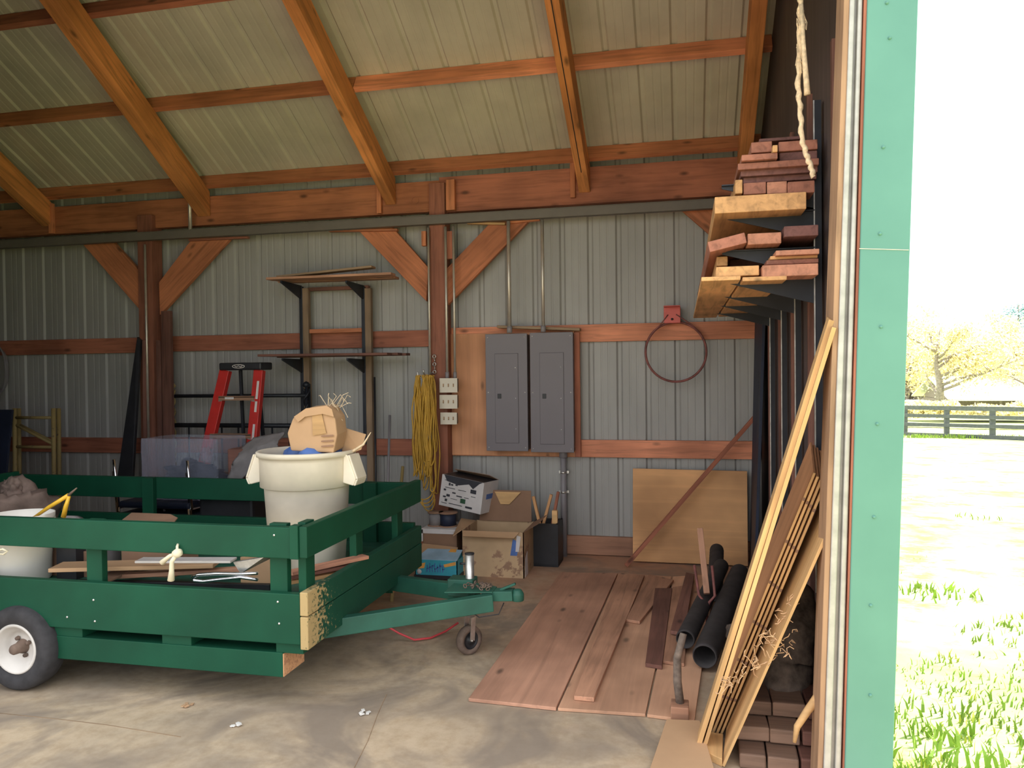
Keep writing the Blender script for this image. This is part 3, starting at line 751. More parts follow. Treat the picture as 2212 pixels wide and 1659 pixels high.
# crumpled carton stuck out of the bin
def crumple(pts_f, pts_b, mat, nm, parent, amp=.006):
    pass
c0 = V((X, Y-.02, ztop))
rt = root('cardboard_box', (X+.0, Y-.05, ztop-.03), 'battered brown carton with tape sticking out of the cream bin', 'box')
f = [aY(px, py, Y-.13) for px, py in ((628, 974), (720, 979), (728, 940), (724, 905), (706, 880), (658, 884), (632, 904), (620, 936))]
bq = [p+V((-.012, .15, .012)) for p in f]
b = MB(); nn = len(f)
b.add(f+bq, [list(range(nn)), [nn+i for i in range(nn)][::-1]]+[(i, (i+1) % nn, nn+(i+1) % nn, nn+i) for i in range(nn)])
put('carton', b, 'card', rt, bevel=.008)
put('tape', MB().prism([aY(px, py, Y-.136) for px, py in ((674, 882), (692, 880), (705, 936), (676, 941))], (0, -.002, 0)), 'paper' if 0 else 'tan', rt)
put('flap', MB().prism([aY(px, py, Y-.14) for px, py in ((636, 900), (662, 882), (706, 876), (718, 884), (722, 900), (698, 894), (660, 900), (645, 912))], (.0, -.006, 0)), 'card', rt)
for k in range(3):
    put('print_mark', MB().prism([aY(694+dx, 941+k*11+dy, Y-.137) for dx, dy in ((0, 0), (26, -2), (26, 2), (0, 3))], (0, -.0015, 0)), 'card_dark', rt)
rnd = random.Random(5); b = MB()
for k in range(16):
    p = aY(728+rnd.uniform(-20, 8), 880, Y-.05); q = p+V((rnd.uniform(-.04, .06), rnd.uniform(-.03, .03), rnd.uniform(.0, .07))); s_ = q+V((rnd.uniform(-.02, .05), 0, rnd.uniform(-.08, .02)))
    b.tube([p, q, s_], .0018, 4, False)
tag(put('straw_wisps', b, 'rope'), 'wisps of straw sprouting from the top of the battered carton', 'straw', None, 'stuff')
o = slab('cardboard_flap', [aY(738, 985, Y+.02), aY(776, 972, Y+.02), aY(787, 938, Y+.05), aY(742, 924, Y+.05)], (.01, .005, 0), 'card'); tag(o, 'loose cardboard flap beside the carton at the right of the bin', 'cardboard')
b = MB().tube([aY(762, 975, Y-.1), aY(785, 960, Y-.1), aY(801, 934, Y-.12)], [.008, .006, .002], 8)
tag(put('dried_stalk', b, 'rope'), 'curled dry stalk poking out of the right side of the bin', 'stalk')
b = MB()
for k in range(7):
    c = V((X+rnd.uniform(-.13, .13), Y+rnd.uniform(-.12, .12), ztop-.03)); b.lathe(c, [(0, -.05), (.07, -.03), (.085, 0), (.06, .035), (0, .05)], 9, (rnd.uniform(-.4, .4), rnd.uniform(-.4, .4), 1))
tag(put('rubbish', b, 'bluep'), 'dark blue plastic rubbish filling the cream bin under the carton', 'rubbish', None, 'stuff')
# buckets
bx, by = aY(47, 1200, YN+.24).x, YN+.24
def bucket(z, lab, g):
    r = root('bucket', (bx, by, z), lab, 'bucket', g)
    hh = aY(47, 1128, by-.15).z-BED-.02
    put('bucket_body', MB().lathe((bx, by, z), [(0, .004), (.128, .004), (.134, .012), (.147, hh-.07), (.153, hh-.068), (.153, hh-.055), (.148, hh-.052), (.149, hh-.035), (.154, hh-.033), (.155, hh), (.149, hh), (.143, hh-.06), (.128, .02), (0, .02)], 48), 'white', r)
    return r
r = bucket(BED, 'lower of two nested white plastic buckets at the left end of the trailer', 'nested white buckets')
r = bucket(BED+.03, 'upper of two nested white plastic buckets, holding a yellow tool', 'nested white buckets')
# yellow handled tool
b = MB(); hb = aY(47, 1128, by-.15).z-.02
p0 = V((bx+.06, by, hb)); p1 = aY(148, 1070, by-.03); p2 = aY(166, 1054, by-.03); p3 = aY(137, 1117, by-.03)
rt = root('garden_shears', p0, 'yellow-handled tool resting in the upper white bucket', 'tool')
put('handle', MB().tube([p0, lerp(p0, p1, .5)+V((0, 0, .004)), p1], [.007, .010, .011], 10), 'yellowtool', rt)
put('handle', MB().tube([p3, lerp(p3, p1, .5), p1+V((.004, 0, -.004))], [.012, .011, .008], 10), 'yellowtool', rt)
put('blade', MB().tube([p1, p2], [.008, .003], 8), 'rubberdusty', rt)
# crumpled brown cloth behind the buckets
def cloth(nm, pts, mat, lab, th=.02, cat='cloth', n=10, seed=1, amp=.03):
    """pts: 4 corners; a rumpled slab between them"""
    a, b_, c, d_ = pts; rows = []
    for i in range(n+1):
        row = []
        for j in range(n+1):
            u, v = j/n, i/n; p = lerp(lerp(a, b_, u), lerp(d_, c, u), v)
            q = V((noise.noise(p*7+V((seed, 0, 0))), noise.noise(p*7+V((0, seed, 5))), noise.noise(p*9+V((3, seed, 0)))))*amp
            row.append(p+q)
        rows.append(row)
    o = put(nm, MB().sheet(rows, th), mat); tag(o, lab, cat); return o
def lump(nm, c, r, mat, lab, cat, seed=1, amp=.35, n=26):
    b = MB(); c = V(c); vs = []; fs = []
    for i in range(n+1):
        for j in range(n):
            th = pi*i/n; ph = 2*pi*j/n; d_ = V((sin(th)*cos(ph), sin(th)*sin(ph), cos(th)))
            k = 1+amp*noise.noise(d_*2.2+V((seed, 0, 0)))+amp*.4*noise.noise(d_*6+V((seed, 2, 0)))
            p = V((d_.x*r[0], d_.y*r[1], d_.z*r[2]))*k; p.z = max(p.z, -r[2]*.8); vs.append(c+p)
    for i in range(n):
        for j in range(n): fs.append((i*n+j, i*n+(j+1) % n, (i+1)*n+(j+1) % n, (i+1)*n+j))
    b.add(vs, fs, True); o = put(nm, b, mat); tag(o, lab, cat); return o
p = aY(20, 1090, 3.75); lump('crumpled_cloth', (p.x, 3.75, BED+.17), (.26, .2, .22), 'clothbrown', 'crumpled brown cloth heap behind the white buckets', 'cloth', 2, .6)
p = aY(25, 1060, 3.75); lump('work_glove', (p.x, 3.75, p.z-.01), (.06, .05, .075), 'clothbrown', 'brown bundle perched on top of the cloth heap at far left', 'cloth', 5, .5)
# reel / tape measure like round thing
p = aY(148, 1133, 3.40); rt = root('cord_reel', (p.x, 3.40, BED), 'small grey-green reel on its side behind the white buckets', 'reel')
put('drum', MB().lathe((p.x, 3.42, p.z-.02), [(.045, -.04), (.062, -.04), (.062, .04), (.045, .04)], 28, (.3, -1, .2), close=True), 'cloth', rt)
put('core', MB().lathe((p.x, 3.42, p.z-.02), [(0, -.03), (.045, -.034), (.045, .034), (0, .03)], 28, (.3, -1, .2)), 'greenflat', rt)
put('stand', MB().b2((p.x-.06, 3.38, BED), (p.x+.06, 3.46, p.z-.07)), 'black', rt)
p = aY(205, 1136, 3.5); tag(put('battery_box', MB().b2((p.x-.05, 3.45, BED), (p.x+.08, 3.6, p.z)), 'cloth', bevel=.01), 'small grey box just behind the near rail left of the cardboard sheet', 'box')
# cardboard pieces in the bed
def px_board(nm, pts, y0s, th, mat, lab, cat='cardboard'):
    w = [aY(px, py, y) for (px, py), y in zip(pts, y0s)]; o = slab(nm, w, V((0, 0, -th)), mat); return tag(o, lab, cat)
z1 = BED+.30
px_board('cardboard_sheet', [(238, 1142), (365, 1141), (384, 1118), (368, 1110), (284, 1107)], (3.45, 3.45, 3.72, 3.76, 3.76), .006, 'card_dark', 'brown cardboard sheet propped up in the middle of the trailer')
w = [V((aY(239, 1142, 3.45).x+.02, 3.5, BED+.0)), V((aY(365, 1141, 3.45).x-.02, 3.5, BED)), V((aY(365, 1141, 3.45).x-.02, 3.5, aY(300, 1142, 3.5).z-.01)), V((aY(239, 1142, 3.45).x+.02, 3.5, aY(300, 1142, 3.5).z-.01))]
o = slab('cardboard_box', w, (0, .22, 0), 'card_dark'); tag(o, 'closed brown box holding up the cardboard sheet in the trailer', 'box')
def lay(nm, a, c, w_, t_, z, mat, lab, cat='board'):
    A = aZ(*a, z+t_/2); C_ = aZ(*c, z+t_/2); o = bar(nm, A, C_, w_, t_, mat); return tag(o, lab, cat)
lay('wood_plank', (120, 1225), (470, 1216), .14, .02, BED+.10, 'card', 'pale plank lying flat in the trailer behind the knotted rag')
lay('wood_plank', (235, 1245), (540, 1228), .05, .02, BED+.05, 'board_dusty', 'narrow brown stick slanting across the trailer bed')
lay('wood_plank', (200, 1262), (330, 1205), .10, .012, BED+.06, 'card_dark', 'short slat standing askew beside the left stake')
lay('wood_plank', (625, 1238), (790, 1202), .06, .018, BED+.10, 'rack_b', 'pinkish stick at the right end of the trailer bed, topmost of its stack')
lay('wood_plank', (622, 1246), (770, 1217), .07, .018, BED+.07, 'rack_a', 'reddish stick at the right end of the trailer bed, in the middle of its stack')
lay('wood_plank', (620, 1256), (760, 1232), .08, .018, BED+.04, 'rack_c', 'yellow stick at the right end of the trailer bed, lowest of its stack')
lay('white_strip', (300, 1210), (505, 1210), .08, .012, BED+.155, 'paper', 'white strip lying across the planks in the trailer', 'strip')
p = aZ(170, 1240, BED)
o = slab('cardboard_box', [V((p.x-.18, p.y-.05, BED)), V((p.x+.12, p.y-.05, BED)), V((p.x+.12, p.y-.05, BED+.13)), V((p.x-.18, p.y-.05, BED+.17))], (0, .2, 0), 'card_dark'); tag(o, 'low brown box between the white buckets and the left stake', 'box')
lay('black_pipe', (165, 1258), (585, 1268), .03, .03, BED, 'black', 'black pipe lying along the near edge of the trailer bed', 'pipe')
# carton of metal brackets
a = aZ(505, 1266, BED); c = aZ(585, 1262, BED)
o = slab('open_carton', [V((a.x, a.y+.06, BED)), V((c.x, a.y+.06, BED)), V((c.x, a.y+.06, BED+.15)), V((a.x, a.y+.06, BED+.13))], (0, .22, 0), 'card'); tag(o, 'brown carton behind the chrome handle in the trailer', 'box')
o = slab('metal_flashing', [aY(503, 1215, 3.3), aY(570, 1204, 3.3), aY(590, 1204, 3.4), aY(520, 1240, 3.3)], (0, .01, .004), 'galv'); tag(o, 'bright folded metal flashing on top of the brown carton', 'flashing')
b = MB(); pts = [aY(px, py, 3.24) for px, py in ((556, 1238), (520, 1240), (470, 1239), (430, 1241), (416, 1246), (420, 1254), (440, 1256), (480, 1251), (520, 1247), (556, 1252))]
b.tube(pts, .0085, 10); tag(put('chrome_handle', b, 'chrome'), 'bent chrome handle lying in the trailer bed beside the carton', 'handle bar')

# ------------------------------------------------------------------ boxes along the back wall
def carton(nm, px0, px1, pyt, pyb, y, depth, mat, lab, cat='box', rz=0, open_=True, th=.006, parent=None, innermat=None):
    """open-topped carton: bottom front edge on the floor"""
    a = aY(px0, pyb, y); c = aY(px1, pyb, y); h_ = aY(px0, pyt, y).z-a.z
    x0, x1, z0 = a.x, c.x, a.z; z1 = z0+h_
    r = root(nm, ((x0+x1)/2, y+depth/2, z0), lab, cat)
    b = MB(); b.b2((x0, y, z0), (x1, y+th, z1)); b.b2((x0, y+depth-th, z0), (x1, y+depth, z1)); b.b2((x0, y, z0), (x0+th, y+depth, z1)); b.b2((x1-th, y, z0), (x1, y+depth, z1)); b.b2((x0, y, z0), (x1, y+depth, z0+th))
    put('carton_body', b, mat, r)
    return r, x0, x1, z0, z1
# big open torn carton
y = 5.42
r, x0, x1, z0, z1 = carton('cardboard_box', 998, 1132, 1146, 1251, y, .42, 'card_torn', 'large torn cardboard box with its back flap standing up', 'box')
put('back_flap', MB().prism([(x0+.03, y+.40, z1), (x1-.02, y+.40, z1), (x1-.03, y+.44, z1+.235), (x0+.04, y+.44, z1+.235)], (0, .006, 0)), 'card_dark', r)
put('torn_patch', MB().prism([(x0+.15, y+.425, z1+.225), (x0+.36, y+.425, z1+.225), (x0+.27, y+.412, z1+.13), (x0+.20, y+.412, z1+.13)], (0, -.002, 0)), 'tan', r)
put('side_flap', MB().prism([(x1-.005, y, z1), (x1-.005, y+.40, z1), (x1+.11, y+.34, z1+.07), (x1+.10, y+.02, z1+.06)], (.006, 0, .002)), 'card_dark', r)
put('front_flap', MB().prism([(x0+.01, y-.003, z1), (x1-.03, y-.003, z1), (x1-.06, y-.05, z1-.035), (x0+.03, y-.06, z1-.03)], (0, -.004, .003)), 'card', r)
put('side_flap', MB().prism([(x0, y, z1), (x0, y+.38, z1), (x0-.10, y+.34, z1+.02), (x0-.07, y+.02, z1-.05)], (-.004, 0, .004)), 'card', r)
put('printed_patch', MB().prism([(x1-.10, y-.001, z0+.19), (x1-.05, y-.001, z0+.19), (x1-.03, y-.001, z0+.29), (x1-.08, y-.001, z0+.31)], (0, -.002, 0)), 'bluep', r)
put('printed_patch', MB().prism([(x1-.06, y-.004, z0+.22), (x1-.035, y-.004, z0+.22), (x1-.02, y-.004, z0+.33), (x1-.05, y-.004, z0+.34)], (0, -.002, 0)), 'paper', r)
put('printed_patch', MB().prism([(x1+.001, y+.03, z0+.02), (x1+.001, y+.14, z0+.02), (x1+.001, y+.12, z0+.2), (x1+.001, y+.05, z0+.16)], (.002, 0, 0)), 'paper', r)
# teal carton
y = 5.27
r, x0, x1, z0, z1 = carton('teal_carton', 897, 988, 1208, 1248, y, .26, 'blue', 'teal and orange printed carton on the floor left of the torn box', 'box')
put('top_face', MB().prism([(x0, y, z1), (x1, y, z1), (x1, y+.14, z1+.045), (x0+.05, y+.14, z1+.045)], (0, .0, .004)), 'paleblue', r)
put('tray', MB().b2((x0-.006, y-.006, z0), (x1+.006, y+.27, z0+.025)), 'black', r)
w = x1-x0; h_ = z1-z0
put('swoosh', MB().prism([(x0+.01, y-.001, z1-.035), (x0+w*.25, y-.001, z1-.02), (x0+w*.22, y-.001, z1-.06), (x0+.01, y-.001, z1-.07)], (0, -.002, 0)), 'orange', r)
put('swoosh', MB().prism([(x1-w*.32, y-.001, z1-.03), (x1-.01, y-.001, z1-.005), (x1-.01, y-.001, z1-.03), (x1-w*.30, y-.001, z1-.05)], (0, -.002, 0)), 'orange', r)
b = MB()
for k in range(7):
    xx = x0+w*(.28+.062*k); b.b2((xx, y-.004, z0+h_*.36), (xx+.006, y-.001, z0+h_*(.74+.1*(k % 2)))); b.b2((xx, y-.004, z0+h_*(.5+.08*(k % 3))), (xx+.017, y-.001, z0+h_*(.56+.08*(k % 3))))
put('lettering', b, 'bluep', r)
put('round_badge', MB().lathe((x0+w*.1, y-.002, z0+h_*.35), [(0, .001), (.018, .001), (.018, 0)], 18, (0, -1, 0)), 'paper', r)
put('swoosh', MB().prism([(x0+w*.7, y+.10, z1+.038), (x0+w*.88, y+.10, z1+.038), (x0+w*.86, y+.137, z1+.05), (x0+w*.72, y+.137, z1+.05)], (0, 0, .002)), 'orange', r)
# brown carton behind it, white-topped
y = 5.56
r, x0, x1, z0, z1 = carton('cardboard_box', 915, 988, 1143, 1225, y, .3, 'card_dark', 'brown cardboard box standing behind the teal carton', 'box')
put('white_rim', MB().b2((x0-.01, y-.008, z1-.03), (x1-.01, y+.3, z1+.006)).b2((x0-.012, y-.008, z0+.2), (x0, y+.02, z1)), 'paper', r)
put('front_flap', MB().prism([(x0, y-.012, z0+.18), (x1+.01, y-.012, z0+.16), (x1+.02, y-.12, z0+.10), (x0-.02, y-.14, z0+.12)], (0, .0, .005)), 'card', r)
b0 = z1+.006
# wire spools on it
for px, mat, lab in ((941, 'cloth', 'spool of pale wire on the brown box beneath the printed box'), (968, 'navy', 'spool of dark blue wire on the brown box beneath the printed box')):
    p = aY(px, 1120, 5.68); rt = root('wire_spool', (p.x, 5.68, b0), lab, 'wire spool', 'wire spools')
    rr = .05 if px < 950 else .062
    put('winding', MB().lathe((p.x, 5.68, b0), [(0, .008), (rr, .008), (rr, .10), (0, .10)], 24), mat, rt)
    put('flange', MB().lathe((p.x, 5.68, b0), [(0, 0), (rr+.012, 0), (rr+.012, .008), (0, .008)], 24), 'card_dark', rt)
    put('flange', MB().lathe((p.x, 5.68, b0+.10), [(0, 0), (rr+.012, 0), (rr+.012, .008), (0, .008)], 24), 'card_dark', rt)
# white printed carton, tilted, on the spools
zb = b0+.108
mrot = Matrix.Rotation(radians(8), 3, 'Y') @ Matrix.Rotation(radians(-14), 3, 'Z')
c = V((aY(1010, 1065, 5.82).x, 5.86, zb+.135)); rt = root('printed_box', (c.x, c.y, zb), 'white cardboard box with black print, tilted on top of the wire spools', 'box')
def LB(nm, lo, hi, mat): 
    cc = V([(p+q)/2 for p, q in zip(lo, hi)]); return put(nm, MB().box(c+mrot @ cc, [abs(q-p) for p, q in zip(lo, hi)], mrot), mat, rt)
LB('carton_body', (-.19, -.12, -.13), (.19, .12, .115), 'paper')
LB('open_top', (-.18, -.11, .115), (.18, .11, .118), 'black')
put('lid_flap', MB().prism([c+mrot @ V(p) for p in ((-.19, .12, .115), (.19, .12, .115), (.15, .02, .155), (-.15, .0, .15))], (0, 0, .004)), 'card_dark', rt)
for k, (u, v, w_, h2) in enumerate(((-.12, .05, .015, .022), (-.16, .0, .02, .014), (-.04, -.03, .05, .008), (-.13, -.04, .03, .018), (-.14, -.08, .02, .02), (.0, -.06, .045, .035), (-.05, .08, .10, .006), (-.10, -.10, .12, .005), (.05, -.10, .06, .015), (-.10, .048, .02, .012), (-.06, .052, .02, .010), (-.16, .075, .06, .004), (-.15, .02, .09, .004), (-.03, .02, .07, .004), (.08, .03, .05, .03), (.09, -.01, .04, .004), (-.16, -.055, .025, .012), (-.08, -.012, .03, .010), (-.09, -.06, .06, .003), (-.17, -.105, .05, .004), (.03, -.03, .04, .004))):
    LB('print', (u, -.1225, v-h2/2), (u+w_, -.12, v+h2/2), 'ink' if k not in (5,) else 'greenp')
put('torn_edge', MB().prism([c+mrot @ V(p) for p in ((-.17, -.122, .116), (-.14, -.122, .07), (-.03, -.122, .055), (.06, -.122, .08), (.10, -.122, .05), (.15, -.122, .10), (.18, -.122, .116))], mrot @ V((0, -.001, 0))), 'ink', rt)
LB('print', (.1905, -.06, -.02), (.192, .05, .02), 'bluep')
# blue-grey low carton to its right behind
# black crate with wooden handles
y = 5.78; a = aY(1150, 1216, y); c = aY(1206, 1216, y); zt_ = aY(1180, 1132, y).z
rt = root('tool_crate', ((a.x+c.x)/2, y+.1, 0), 'black crate of tools standing between the torn box and the fat grey pipe', 'crate')
b = MB(); b.b2((a.x, y, 0), (c.x, y+.02, zt_)); b.b2((a.x, y+.22, 0), (c.x, y+.24, zt_)); b.b2((a.x, y, 0), (a.x+.02, y+.24, zt_)); b.b2((c.x-.02, y, 0), (c.x, y+.24, zt_)); b.b2((a.x, y, 0), (c.x, y+.24, .02))
put('crate_body', b, 'black', rt)
for k, (q0, q1, mat, lab) in enumerate((((1168, 1140), (1152, 1072), 'ply_tan', 'tool handle leaning left out of the black crate'), ((1172, 1140), (1191, 1068), 'ply_tan', 'middle tool handle leaning right out of the black crate'), ((1192, 1140), (1206, 1062), 'girt', 'reddish tool handle nearest the fat grey pipe'))):
    A = aY(*q0, y+.12); B_ = aY(*q1, y+.14); A2 = A+(A-B_)*.7
    o = bar('wooden_stick', A2, B_, .022, .03, mat, up=(0, 1, 0)); tag(o, lab, 'tool handle', 'handles in the black crate')
p = aY(1197, 1117, y+.02); tag(put('wood_offcut', MB().b2((p.x-.02, y+.04, p.z-.15), (p.x+.02, y+.08, p.z+.045)), 'tan'), 'small yellow block standing in the right corner of the black crate', 'wood block')

# ------------------------------------------------------------------ clutter at the back left
# red step ladder
def ladder():
    y = 5.66; f = lambda px, py, yy=y: aY(px, py, yy)
    tl = f(484, 800); trr = f(570, 800); cap0 = f(483, 784); cx = (tl.x+trr.x)/2; zt_ = cap0.z
    rt = root('step_ladder', (cx, y, 0), 'red step ladder with a black top cap standing behind the trailer', 'ladder')
    wt = trr.x-tl.x
    b = MB().b2((tl.x-.01, y-.06, tl.z), (trr.x+.01, y+.12, zt_)); put('top_cap', b, 'black', rt, bevel=.012)
    c = V((cx-.01, y-.061, (tl.z+zt_)/2))
    b = MB(); b.v = []; 
    rp = []
    e = MB(); pts = [(c.x+.055*cos(t), c.y-.001, c.z+.014*sin(t)) for t in [2*pi*k/28 for k in range(29)]]; e.tube(pts, .0032, 5)
    e.tube([(c.x-.035, c.y-.001, c.z+.004), (c.x-.02, c.y-.001, c.z-.005), (c.x, c.y-.001, c.z+.004), (c.x+.02, c.y-.001, c.z-.005), (c.x+.035, c.y-.001, c.z+.004)], .003, 5)
    put('logo', e, 'sticker', rt)
    L = [(f(488, 800), f(455, 1010)), (f(561, 800), f(556, 1010))]
    zb = 0
    rails = []
    for (a, d_), s in zip(L, (-1, 1)):
        dirn = (d_-a); dirn *= (a.z-0.0)/(a.z-d_.z); bot = a+dirn; bot.y = y-.20; a = a+V((0, 0, 0))
        A = V((a.x, y, a.z)); rails.append((A, bot))
        bar('rail', A, bot, .05, .088 if s < 0 else .082, 'red', up=(1, 0, 0), parent=rt, bevel=.004)
        A2 = V((cx+s*.08, y+.08, a.z)); B2 = V((cx+s*.11, y+.2, 0)); bar('rear_rail', A2, B2, .03, .02, 'blackmetal', up=(1, 0, 0), parent=rt)
    for k in range(6):
        zz = aY(515, 857, y-.05).z-k*.305
        if zz < .1: break
        def at(r):
            t = (r[0].z-zz)/(r[0].z-r[1].z); return lerp(r[0], r[1], t)
        a, c_ = at(rails[0]), at(rails[1])
        st = put('step', MB().b2((a.x+.01, a.y-.035, zz-.006), (c_.x-.01, a.y+.03, zz+.006)).b2((a.x+.01, a.y-.035, zz-.03), (c_.x-.01, a.y-.03, zz)), 'card_dark', rt)
        if k == 0: put('sticker', MB().b2((a.x+.07, a.y-.037, zz-.02), (a.x+.15, a.y-.0355, zz-.002)), 'sticker', st)
        put('gusset', MB().prism([(a.x+.01, a.y-.03, zz-.01), (a.x+.06, a.y-.03, zz-.01), (a.x+.0, a.y-.03, zz-.07)], (0, .004, 0)).prism([(c_.x-.01, a.y-.03, zz-.01), (c_.x-.06, a.y-.03, zz-.01), (c_.x, a.y-.03, zz-.07)], (0, .004, 0)), 'alu', rt)
    for py0, py1 in ((823, 862), (867, 890), (916, 950)):
        A, B_ = rails[1]
        za, zc = aY(556, py0, y-.06).z, aY(556, py1, y-.06).z
        P = lambda z: lerp(A, B_, (A.z-z)/(A.z-B_.z))+V((.012, -.028, 0))
        bar('label', P(zc), P(za), .002, .02, 'sticker', up=(1, 0, 0), parent=rt, bevel=0)
ladder()
# ochre scaffold frames
def scaffold(px0, px1, y, lab):
    x0, x1 = aY(px0, 950, y).x, aY(px1, 950, y).x; zt_ = aY(px0, 882, y).z
    rt = root('scaffold_frame', ((x0+x1)/2, y, 0), lab, 'scaffold frame', 'leaning scaffold frames')
    for x in (x0, x1): put('upright', MB().tube([(x, y-.02, 0), (x, y, zt_)], .018, 10), 'ochre', rt)
    z1_, z2 = aY(px0, 902, y).z, aY(px0, 965, y).z; z3 = aY(px0, 1030, y).z
    for z in (z1_, z2, z3, z3-.35): put('crossbar', MB().tube([(x0, y, z), (x1, y, z)], .013, 8), 'ochre', rt)
    put('diagonal', MB().tube([(x0, y-.0, z1_-.06), (x1, y, z2+.02)], .012, 8), 'ochre', rt)
scaffold(33, 117, 5.55, 'front one of two ochre scaffold frames at the far left of the wall')
scaffold(42, 128, 5.68, 'rear one of two ochre scaffold frames at the far left of the wall')
# grey slab at the extreme left, coil on wall
o = slab('leaning_board', [aY(-30, 1045, 5.2), aY(10, 1045, 5.2), aY(26, 885, 5.5), aY(-20, 885, 5.5)], (0, .02, 0), 'navy'); tag(o, 'blue-grey board leaning at the far left edge behind the trailer', 'board')
a = aY(3, 800, 6.15); b = MB()
for k in range(5): b.lathe(a+V((0, -.012*k, -.0)), [(.10+.006*k+.006*cos(q), .006*sin(q)) for q in [2*pi*j/6 for j in range(6)]], 24, (.2, 1, 0), close=True)
b.v = [V((p.x, p.y, a.z+(p.z-a.z)*1.9)) for p in b.v]
tag(put('hose_coil', b, 'pvc'), 'coil of grey hose hung on the wall at the left edge', 'hose')
# black leaning plank and boards round the left post
pts = [aY(252, 1040, 5.7), aY(285, 1040, 5.7), aY(303, 735, 6.02), aY(296, 728, 6.02)]
o = slab('leaning_plank', pts, (0, .03, 0), 'black', along=(pts[2]-pts[1])); tag(o, 'black plank leaning on the wall just left of the left post', 'board')
A = aY(362, 1035, 5.95); B_ = aY(360, 672, 6.0)
o = bar('dark_board', (A.x, 5.98, 0), (B_.x, 6.0, B_.z), .09, .04, 'shelfdark', up=(0, 1, 0)); tag(o, 'dark red board standing upright right of the left post', 'board')
A = aY(340, 735, 5.98); o = bar('short_board', (A.x, 6.0, 0), (A.x, 6.0, A.z), .045, .03, 'board_dark', up=(0, 1, 0)); tag(o, 'shorter brown board standing against the front of the left post', 'board')
A = aY(305, 735, 5.98); o = bar('thin_lath', (A.x-.02, 6.02, 0), (A.x, 6.02, A.z), .03, .02, 'board_dark', up=(0, 1, 0)); tag(o, 'thin lath standing at the left edge of the left post', 'board')
# dark iron bed frame behind the ladder
y = 6.03; x0, x1 = aY(372, 860, y).x, aY(662, 860, y).x
rt = root('iron_bedstead', ((x0+x1)/2, y, 0), 'dark iron bed end with twisted left post behind the step ladder', 'bed frame')
for z in (aY(500, 855, y).z, aY(500, 919, y).z): put('rail', MB().tube([(x0, y, z), (x1, y, z)], .016 if z > 1.3 else .02, 10), 'blackmetal', rt)
for x in (x0, x1):
    b = MB(); top = aY(372, 838, y).z
    b.tube([(x, y, 0), (x, y, top)], .012, 8)
    for ph in (0, pi): b.tube([(x+.022*cos(t*4+ph), y+.022*sin(t*4+ph), .3+t*(top-.3)/9) for t in [k*.15 for k in range(60)]], .009, 6)
    b.lathe((x, y, top+.02), [(0, -.03), (.03, -.015), (.034, 0), (.02, .02), (0, .03)], 12)
    put('twisted_post', b, 'ochre' if x == x0 else 'blackmetal', rt)
for k in range(1, 8):
    x = x0+(x1-x0)*k/8; put('spindle', MB().tube([(x, y, .3), (x, y, aY(500, 919, y).z)], .008, 6), 'blackmetal', rt)
# upright tools right of shelf
for q0, q1, r_, mat, lab in (((838, 1045), (842, 897), .011, 'pvc', 'grey pole leaning on the wall between the shelf and the yellow cord'), ((812, 1050), (809, 815), .009, 'black', 'thin black pole standing beside the right shelf upright'),
                        ((670, 935), (668, 830), .012, 'blackmetal', 'black upright pole at the right end of the iron bed frame'), ((864, 1030), (870, 1008), .012, 'ochre', 'short pale handle sticking up behind the far corner of the trailer')):
    A = aY(*q0, 5.9); B_ = aY(*q1, 6.1); A = A-(B_-A)*(A.z/(B_.z-A.z))*.999
    if q0[0] == 864: A = aZ(846, 1300, 0); B_ = aY(870, 1008, 5.2)
    tag(put('pole', MB().tube([A, B_], r_, 8), mat), lab, 'pole')
# stacked chairs with chrome frames under a clear crate
def chair(lab, cx, y, dz):
    rt = root('stacking_chair', (cx, y, dz), lab, 'chair', 'stacked chrome chairs')
    w = .305
    for s in (-1, 1):
        put('leg_frame', MB().tube([(cx+s*w, y-.2, dz), (cx+s*w*.95, y-.22, dz+.44), (cx+s*w*.95, y+.18, dz+.44), (cx+s*w, y+.24, dz)], .011, 8), 'chrome', rt)
        put('back_frame', MB().tube([(cx+s*w, y-.2, dz+.44), (cx+s*w*1.0, y-.24, dz+.80)], .011, 8), 'chrome', rt)
    put('seat', MB().b2((cx-.30, y-.22, dz+.44), (cx+.30, y+.2, dz+.49)), 'navy', rt, bevel=.02)
    if 0: put('backrest', MB().b2((cx-.28, y-.235, dz+.62), (cx+.28, y-.215, dz+.80)), 'navy', rt, bevel=.02)
cx = aY(370, 1000, 5.1).x
chair('lower dark blue chair with chrome legs behind the far trailer rail', cx, 5.1, 0)
chair('upper dark blue chair with chrome legs under the clear plastic crate', cx+.02, 5.08, .09)
# clear crate
y = 4.94; x0, x1 = aY(305, 960, y).x, aY(470, 960, y).x; z0 = .585; z1 = aY(390, 948, y).z
rt = root('clear_crate', ((x0+x1)/2, y+.2, z0), 'clear ribbed plastic crate on top of the stacked chairs', 'crate')
b = MB(); t = .004
for lo, hi in (((x0, y, z0), (x1, y+t, z1)), ((x0, y+.36, z0), (x1, y+.36+t, z1)), ((x0, y, z0), (x0+t, y+.36, z1)), ((x1-t, y, z0), (x1, y+.36, z1)), ((x0, y, z0), (x1, y+.36, z0+t))): b.b2(lo, hi)
put('crate_walls', b, 'clear', rt)
b = MB()
for k in range(26): xx = x0+(x1-x0)*k/25; b.b2((xx-.0015, y-.004, z1-.16), (xx+.0015, y, z1-.01))
put('ribs', b, 'clear', rt)
lump('bagged_hose', ((x0+x1)/2+.0, y+.18, z0+.13), (.26, .13, .12), 'navy', 'dark blue bundle inside the clear plastic crate', 'bundle', 9, .5)
